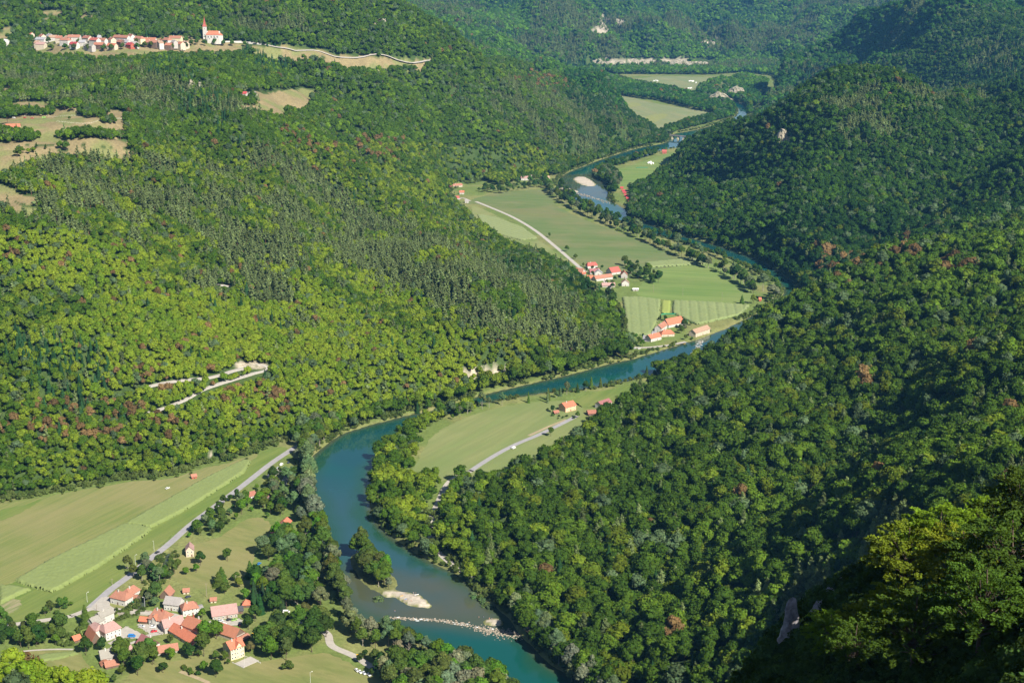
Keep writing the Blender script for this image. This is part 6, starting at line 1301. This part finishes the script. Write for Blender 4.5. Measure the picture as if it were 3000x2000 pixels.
for uv, hd, kd, c_, lb in [(C6(845,925),(8,1),'car','silver',"silver car parked beside the inn, left of the white one"),(C6(970,930),(8,0),'car','white',"white car parked in front of the inn"),(C6(985,982),(8,-1),'car','red',"red car parked below the inn"),(C6(732,1040),(8,0),'van','blue',"bright blue van on the yard of the pink-roofed house"),
  (C6(1746,862),(8,-1),'car','silver',"silver car in front of the open barn"),(C6(1850,848),(8,-2),'car','black',"black car in front of the open barn"),(C6(1905,850),(8,-2),'car','green',"lime green car at the open barn's right end"),(C6(1376,586),(6,-2),'car','dark',"dark car on the lawn lane above the grey-roofed house"),(C6(1022,75),(6,-3),'car','black',"black car driving on the main road by the field"),
  (C6(1782,910),(5,-3),'van','white',"white van beyond the barn car park"),(C2(1222,1490),(3,3),'car','white',"white car, topmost of the four on the river track"),(C2(1243,1500),(3,3),'car','white',"white car, second of the four on the river track"),(C2(1268,1508),(3,3),'car','silver',"silver car, third of the four on the river track"),(C2(1300,1518),(3,3),'car','silver',"silver car, lowest of the four on the river track"),
  (C2(655,205),(5,-4),'caravan','white',"white caravan on the upper campsite pitch beside the road"),(C2(680,190),(5,-4),'caravan','white',"second white caravan on the upper campsite pitch"),(C2(728,140),(4,-4),'bus','white',"white camper van near the top of the campsite"),(C2(705,160),(4,-4),'car','silver',"silver car at the top of the campsite"),(C2(740,250),(1,-5),'bus','silver',"silver camper van in the shaded campsite lane"),(C2(760,215),(1,-5),'car','white',"white car in the shaded campsite lane"),
  (C2(775,125),(4,-4),'car','dark',"dark car at the top corner of the campsite"),(C2(905,1150),(5,0),'caravan','white',"white caravan under trees by the river track"),(C2(940,1140),(5,-1),'caravan','white',"white caravan right of the other under the trees"),(C2(760,1108),(5,0),'bus','white',"white camper van behind the dark stand"),(C2(890,992),(5,1),'caravan','white',"white caravan deep in the campsite wood"),(C2(580,790),(4,-3),'car','blue',"blue car at the wood edge beside the tan lawn"),(C2(482,402),(4,-3),'car','white',"white car beside the brown-roofed campsite cabin"),
  (C3(1130,1256) if False else (385,1447-18+0),(5,0),'car','silver',"x")]:
    if lb != "x": vehicle(uv, hd, kd, c_, lb)
vehicle((1180,1030),(6,-3),'bus','white',"white camper van with its own shadow parked by the peninsula road")
vehicle((385,1122),(5,-2),'car','white',"white car at the wood edge above the long field")
for i, (x_, y_) in enumerate([(1404,1090),(1414,1082),(1422,1072),(1430,1066),(1398,1104),(1392,1120),(1392,1135)]): vehicle(C5(x_, y_), (5,-1), 'car', ['white','silver','white','silver','dark','silver','white'][i], ["white car, third from the top of the mill car park row","silver car, just above the third in the mill car park row","white car, second from the top of the mill car park row","silver car at the top of the mill car park row","dark car in the middle of the mill car park row","silver car low in the mill car park row","white car at the bottom of the mill car park row"][i])
vehicle(C5(1300,1222),(5,-1),'car','silver',"silver car on the river terrace, left of the white one"); vehicle(C5(1330,1224),(5,-1),'car','white',"white car on the river terrace below the inn")
vehicle((32,262+11),(5,0),'van','white',"white van under the big dark tree by the high building site", zed=1); vehicle((57,272),(5,0),'car','red',"red machine in the high dry meadow, left one", zed=1); vehicle((74,273),(5,0),'car','red',"red machine in the high dry meadow, middle one", zed=1)
vehicle((101,272),(6,0),'caravan','green',"green trailer in the high dry meadow", zed=1)
# boats
def kayak(uv, rz, c_, label, z=.25, L=3.4):
    p = W(*uv); n = 9; v = []; 
    for i in range(n):
        f = i/(n-1); w_ = .36*math.sin(math.pi*min(max(f, .03), .97))**.7; h_ = .1+.12*abs(2*f-1)**2
        v += [((f-.5)*L, -w_, .22+h_), ((f-.5)*L, -w_*.5, 0), ((f-.5)*L, w_*.5, 0), ((f-.5)*L, w_, .22+h_), ((f-.5)*L, 0, .12+h_)]
    f_ = [[5*i+a, 5*i+5+a, 5*i+5+b, 5*i+b] for i in range(n-1) for a, b in ((0,1),(1,2),(2,3),(3,4),(4,0))]+[[0,1,2,3,4],[5*n-1,5*n-2,5*n-3,5*n-4,5*n-5]]
    o = mk("kayak", v, f_, carm(c_)); o.location = (p[0], p[1], z); o.rotation_euler.z = rz; return tag(o, label, "kayak")
kayak(C6(1880,930), 1.9, 'red', "red kayak beside the white van"); kayak(C6(1922,948), 1.2, 'orange', "orange kayak beside the red one"); kayak(C6(1970,915), 1.7, 'red', "red kayak standing nearest the trees")
kayak(C2(548,1245), .1, 'yellow', "yellow kayak above the kayak hut"); kayak(C2(600,1288), .1, 'yellow', "yellow kayak below the kayak hut"); kayak(C2(1228,1385), .1, 'yellow', "yellow boat beside the river road", L=2.2)
kayak((957,1366), .5, 'white', "white paddle board on the gravel bar", z=.2); kayak(C5(1062,326), 0, 'red', "red boat on the far river", z=-1.55, L=5); kayak(C5(1606,1183), 0, 'yellow', "yellow boat moored at the mill bank", z=-1.55, L=6)
# poles and lamps
WOODP = simple("pole_wood", (.30,.25,.20), .9, .3, 1); METP = simple("lamp_metal", (.55,.56,.58), .5, .1, 1)
def lamp(uv, h, label):
    p = W(*uv); r = empty("street_lamp", tuple(p), gr.random()*3, label, "street lamp"); PB().tube((0,0,-.3),(0,0,h),.11,.07).obj("pole", METP, r); PB().tube((0,0,h-.05),(1.1,0,h+.2),.06).obj("arm", METP, r); PB().box(1.0,1.75,-.16,.16,h+.1,h+.28).obj("lamp_head", LAMP, r)
def upole(uv, h, label):
    p = W(*uv); r = empty("utility_pole", tuple(p), .6, label, "utility pole"); PB().tube((0,0,-.5),(0,0,h),.17,.12).obj("pole", WOODP, r); PB().box(-.9,.9,-.06,.06,h-.6,h-.45).obj("crossarm", WOODP, r)
lamp(C6(218,640),7.5,"street lamp on the field side of the road fork"); lamp(C6(772,212),8,"street lamp by the tree clump on the main road"); lamp(C6(881,712),8.5,"street lamp at the bridge end of the lane"); lamp(C6(986,48),7.5,"street lamp beside the black car on the main road"); lamp(C2(750,1218),8,"lamp post in the campsite car park"); lamp(C2(918,1580),9,"white lamp post on the bottom meadow edge")
upole(C6(1590,580),11,"tall utility pole on the lawn above the open barn"); upole(C6(328,742),5.5,"leaning timber pole at the road fork"); upole(C6(990,905),9,"dark utility pole before the inn"); upole(C6(905,1035),6,"short pole beside the red car"); upole(C6(1928,455),9,"pole beside the slim spruce on the lawn"); upole(C6(505,440),5,"pole at the corner of the white house by the fork")
for a_, lb in (((1420,870),"leftmost pole in the farm strips"),((1604,892),"middle pole in the farm strips"),((1850,920),"rightmost pole in the farm strips")): upole(C5(*a_),11,lb)
# fences
def fence(pts, h, label, s=2.5, name="wooden_fence", mat=None, drape=False, net=False):
    P = smooth_line([(hit(*p) if drape else W(*p))[:2] for p in pts], 6); d = np.r_[0, np.cumsum(np.linalg.norm(np.diff(P, axis=0), axis=1))]; n = max(int(d[-1]/s), 2)
    q = np.stack([np.interp(np.linspace(0, d[-1], n+1), d, P[:, k]) for k in (0, 1)], 1); zz = ground(q[:, 0], q[:, 1])+.05 if drape else np.full(n+1, .0); mat = mat or WOODP
    root = empty(name, (*q[0], zz[0]), 0, label, "fence"); o0 = Vector((*q[0], zz[0])); pb = PB(); rb = PB()
    if n <= 60:
        for a, z_ in zip(q, zz): b_ = Vector((*a, z_))-o0; PB().tube(b_-Vector((0,0,.2)), b_+Vector((0,0,h)), .08).obj("post", mat, root)
    for i in range(n):
        a = Vector((*q[i], zz[i]))-o0; b_ = Vector((*q[i+1], zz[i+1]))-o0
        if net: rb.add([a, b_, b_+Vector((0,0,h)), a+Vector((0,0,h)), a+Vector((.04,.04,0)), b_+Vector((.04,.04,0)), b_+Vector((.04,.04,h)), a+Vector((.04,.04,h))], BOXF)
        else:
            for k in (.45, .92): rb.tube(a+Vector((0,0,h*k)), b_+Vector((0,0,h*k)), .05, k=4)
    rb.obj("net" if net else "rail", mat, root)
fence([C1(75,692),C1(250,690),C1(350,665),C1(450,640),C1(585,605)], 1.2, "pale wooden rail fence along the lower road", mat=simple("pale_wood", (.55,.48,.40), .9, .2, 1))
fence([C6(800,735),C6(850,742),C6(930,752)], 1.0, "short railing above the bridge", 1.5)
GN_ = simple("green_net", (.03,.22,.12), .8, .2, 1)
fence([C6(695,672),C6(760,640),C6(810,600),C6(832,555)], 1.6, "green net fence beside the white corner house", 3, "net_fence", GN_, net=True)
fence([C5(1355,1145),C5(1362,1100),C5(1378,1048)], 1.8, "green net fence left of the mill car park", 6, "net_fence", GN_, net=True)
fence([C5(1470,1030),C5(1475,1008),C5(1560,1008),C5(1636,1010),C5(1630,1062)], 1.8, "green net fence round the mill hamlet garden", 6, "net_fence", GN_, net=True)
WP = simple("white_post", (.75,.72,.66), .8, .1, 1)
fence([(56,267),(100,265),(160,267),(230,269)], 1.3, "white post fence across the high dry meadow, upper row", 4, "post_fence", WP, drape=True); fence([(130,280),(170,284),(220,282),(290,276)], 1.3, "white post fence across the high dry meadow, lower row", 4, "post_fence", WP, drape=True)
# bales, tunnels
BALE = simple("bale_wrap", (.82,.82,.80), .5, .1, 1)
def bale(uv, r_, lb, grp, zz=.0):
    p = W(*uv); g_ = gr.random()*3; o = PB().tube((0,-r_*.9,r_),(0,r_*.9,r_),r_,k=12).obj("hay_bale", BALE); o.location = (p[0], p[1], zz+.05); o.rotation_euler.z = g_; tag(o, lb, "hay bale", grp)
for x_, y_ in [(1075,408),(1090,406),(1105,408)]: bale(C4(x_, y_), 2.4, "white wrapped bale in the left group on the farthest field", "left bales on the farthest field")
for x_, y_ in [(1380,411),(1392,410),(1405,412),(1415,411),(1437,424)]: bale(C4(x_, y_), 2.4, "white wrapped bale in the row at the farthest field's hedge", "bale row on the farthest field")
for x_, y_ in [(1372,473),(1384,471),(1396,470)]: bale(C4(x_, y_), 2.4, "white wrapped bale in the nearer group on the farthest field", "nearer bales on the farthest field")
for x_, y_ in [(1025,1117),(1035,1112),(1050,1122),(1048,1107),(1066,1118)]: bale(C4(x_, y_), 1.9, "white wrapped bale on the small meadow by the red camp", "bales by the red camp")
p = W(*C4(462,530)); p2 = W(*C4(585,530)); L = float(np.linalg.norm(p2-p)); 
for k in range(3):
    th = np.linspace(0, math.pi, 9); v = [(x_, 4.5*math.cos(t)+k*10, 3.4*math.sin(t)) for x_ in (0, L) for t in th]; f = [[i, i+1, 10+i, 9+i] for i in range(8)]+[list(range(9)), list(range(9, 18))[::-1], [0, 9, 17, 8]]
    o = mk("polytunnel", v, f, simple("tunnel_film", (.45,.50,.55), .4, .1, .2)); o.location = p; tag(o, ["nearest of the three grey polytunnels on the far field","middle one of the three grey polytunnels on the far field","farthest of the three grey polytunnels on the far field"][k], "polytunnel")
for x0, x1, y_ in ((1310,1385,88),): 
    a = W(*C5(x0, y_)); b = W(*C5(x1, y_)); o = PB().box(0, float(np.linalg.norm(b-a)), -3, 3, .02, .6).obj("tarpaulin", GN_); o.location = a; tag(o, "green covered strip on the meadow by the far bales", "tarpaulin")
# cemetery wall by the church, timber piles
pz = [hit(*C3(*q)) for q in ((1925,372),(2000,372),(2080,375),(2160,385),(2250,392))]
for i in range(4):
    a = pz[i]; b = pz[i+1]; o = PB().box(0, float(np.linalg.norm((b-a)[:2])), 0, .8, -2, 2.4).obj("cemetery_wall", wallm('white')); o.location = a+np.array([0,0,.3]); o.rotation_euler.z = math.atan2(b[1]-a[1], b[0]-a[0]); tag(o, ["cemetery wall stretch starting at the church","second cemetery wall stretch from the church","third cemetery wall stretch from the church","cemetery wall stretch farthest from the church"][i], "wall")
# people (about five pixels tall in the measuring frame)
SK = simple("skin", (.50,.30,.21), .7, .1, 1)
def person(uv, pose, rz, label, z=None, shorts='blue', grp=None):
    p = W(*uv); me = bpy.data.meshes.new("person")
    if pose == 'stand': J = [(0,0,.92,.13),(0,0,1.15,.14),(0,0,1.4,.16),(0,0,1.52,.06),(0,0,1.62,.10),(0,.02,1.72,.09),(.19,0,1.4,.06),(.25,.02,1.12,.045),(.27,.1,.88,.04),(-.19,0,1.4,.06),(-.27,.02,1.12,.045),(-.3,.06,.86,.04),(.1,0,.85,.09),(.12,.02,.48,.065),(.12,-.03,.06,.045),(-.1,0,.85,.09),(-.12,.04,.48,.065),(-.13,0,.06,.045),(.12,.14,.03,.035),(-.13,.16,.03,.035)]
    else: J = [(0,0,.16,.13),(0,-.22,.18,.14),(0,-.48,.2,.15),(0,-.6,.2,.06),(0,-.7,.2,.10),(0,-.8,.2,.09),(.2,-.45,.16,.06),(.34,-.25,.1,.045),(.3,-.02,.08,.04),(-.2,-.45,.16,.06),(-.36,-.5,.1,.045),(-.3,-.72,.08,.04),(.1,.08,.14,.09),(.13,.45,.14,.065),(.14,.86,.08,.045),(-.1,.08,.14,.09),(-.16,.42,.3,.065),(-.14,.78,.08,.045),(.14,.92,.16,.035),(-.14,.84,.16,.035)]
    E = [(0,1),(1,2),(2,3),(3,4),(4,5),(2,6),(6,7),(7,8),(2,9),(9,10),(10,11),(0,12),(12,13),(13,14),(0,15),(15,16),(16,17),(14,18),(17,19)]
    me.from_pydata([j[:3] for j in J], E, []); o = bpy.data.objects.new("person", me); COL.objects.link(o); me.materials.append(SK)
    sk = o.modifiers.new("skin", 'SKIN'); me.skin_vertices[0].data[0].use_root = True
    for i, j in enumerate(J): me.skin_vertices[0].data[i].radius = (j[3], j[3])
    ss = o.modifiers.new("smooth", 'SUBSURF'); ss.levels = 1; ss.render_levels = 1
    zz = max(float(ground(p[0], p[1])), -1.75) if z is None else z; o.location = (p[0], p[1], zz); o.rotation_euler.z = rz; tag(o, label, "person", grp)
    sh = PB(); sh.tube((0,0,.74),(0,0,1.0),.21,.19,8) if pose == 'stand' else sh.tube((0,.2,.16),(0,-.06,.17),.2,.18,8); sh.obj("shorts", carm(shorts), o)
    hr = PB(); hr.tube((0,-.02,1.70),(0,-.01,1.83),.125,.06,8) if pose == 'stand' else hr.tube((0,-.76,.2),(0,-.92,.2),.12,.07,8); hr.obj("hair", TYRE if gr.random() < .5 else SHUT, o)
person((936,1374),'lie',.4,"person lying on the gravel bar near the blue towel"); person((945,1377),'lie',.9,"person lying right of the other sunbather on the gravel bar",shorts='red'); person((950,1360),'stand',1,"person standing at the upper edge of the gravel bar"); person((955,1362),'stand',2,"person standing beside the paddle board",shorts='dark'); person((925,1365),'lie',1.4,"person lying at the narrow end of the gravel bar",shorts='yellow')
person((1124,1419),'stand',0,"person standing on the tiny gravel patch above the weir",shorts='red'); person((1130,1417),'lie',1,"person sitting on the tiny gravel patch above the weir"); person((1111,1412),'stand',2,"wading person left of the tiny gravel patch",z=-2.2); person((1100,1413),'stand',1,"wading person farthest left of the tiny gravel patch",z=-2.2,shorts='dark'); person((907,1399),'stand',1,"lone wading person below the gravel bar",z=-2.2)
def towel(uv, c_, lb):
    p = W(*uv); o = PB().box(-.9,.9,-.4,.4,0,.03).obj("towel", carm(c_)); o.location = (p[0], p[1], float(ground(p[0], p[1]))+.06); o.rotation_euler.z = .5; tag(o, lb, "towel")
towel((932,1373),'blue',"blue towel on the gravel bar"); towel((922,1366),'yellow',"yellow towel on the gravel bar")
# unseen ridge added behind and to the right, crest shaped to shade the spur
nrm = np.array([-.6018, .7986]); tg = np.array([.7986, .6018]); c0 = np.array([180., 100.]); v = []; n1, n2 = 46, 22
for i in range(n1):
    s_ = -85+i*(215/(n1-1)); crest = 440+np.clip((s_+270)/230, 0, 1)*24+(float(vnoise(s_, 3, 30, 9))-.5)*14
    for j in range(n2):
        t_ = -160+j*(300/(n2-1)); z_ = crest-abs(t_-0)*(2.3 if t_ > 0 else 1.0)+(float(vnoise(s_, t_, 24, 19))-.5)*12*(abs(t_) > 1)
        v.append((*(c0+tg*s_+nrm*(t_*.8)), z_ if not (abs(s_+250) < 60 and t_ > -40) else min(z_, 440)))
f = [[i*n2+j, (i+1)*n2+j, (i+1)*n2+j+1, i*n2+j+1] for i in range(n1-1) for j in range(n2-1)]
o = mk("shading_ridge", v, f, simple("shading_ridge_scrub", (.06,.07,.03), 1, .5, .05)); tag(o, kind="structure")
# ------------------------------------------------------------------ haze
hm = bpy.data.materials.new("haze"); hm.use_nodes = True; hn = hm.node_tree; hn.nodes.clear(); ho = N(hn, "ShaderNodeOutputMaterial"); hv = N(hn, "ShaderNodeVolumePrincipled")
hv.inputs["Color"].default_value = (.16, .50, 1.0, 1); hv.inputs["Density"].default_value = HAZE; hv.inputs["Anisotropy"].default_value = .2; hn.links.new(hv.outputs[0], ho.inputs["Volume"])
if HAZE > 0:
    hz = PB().box(-7600, 7600, -600, 11200, -30, 640).obj("haze", hm); tag(hz, kind="stuff", label="thin blue air haze filling the valley", cat="haze")
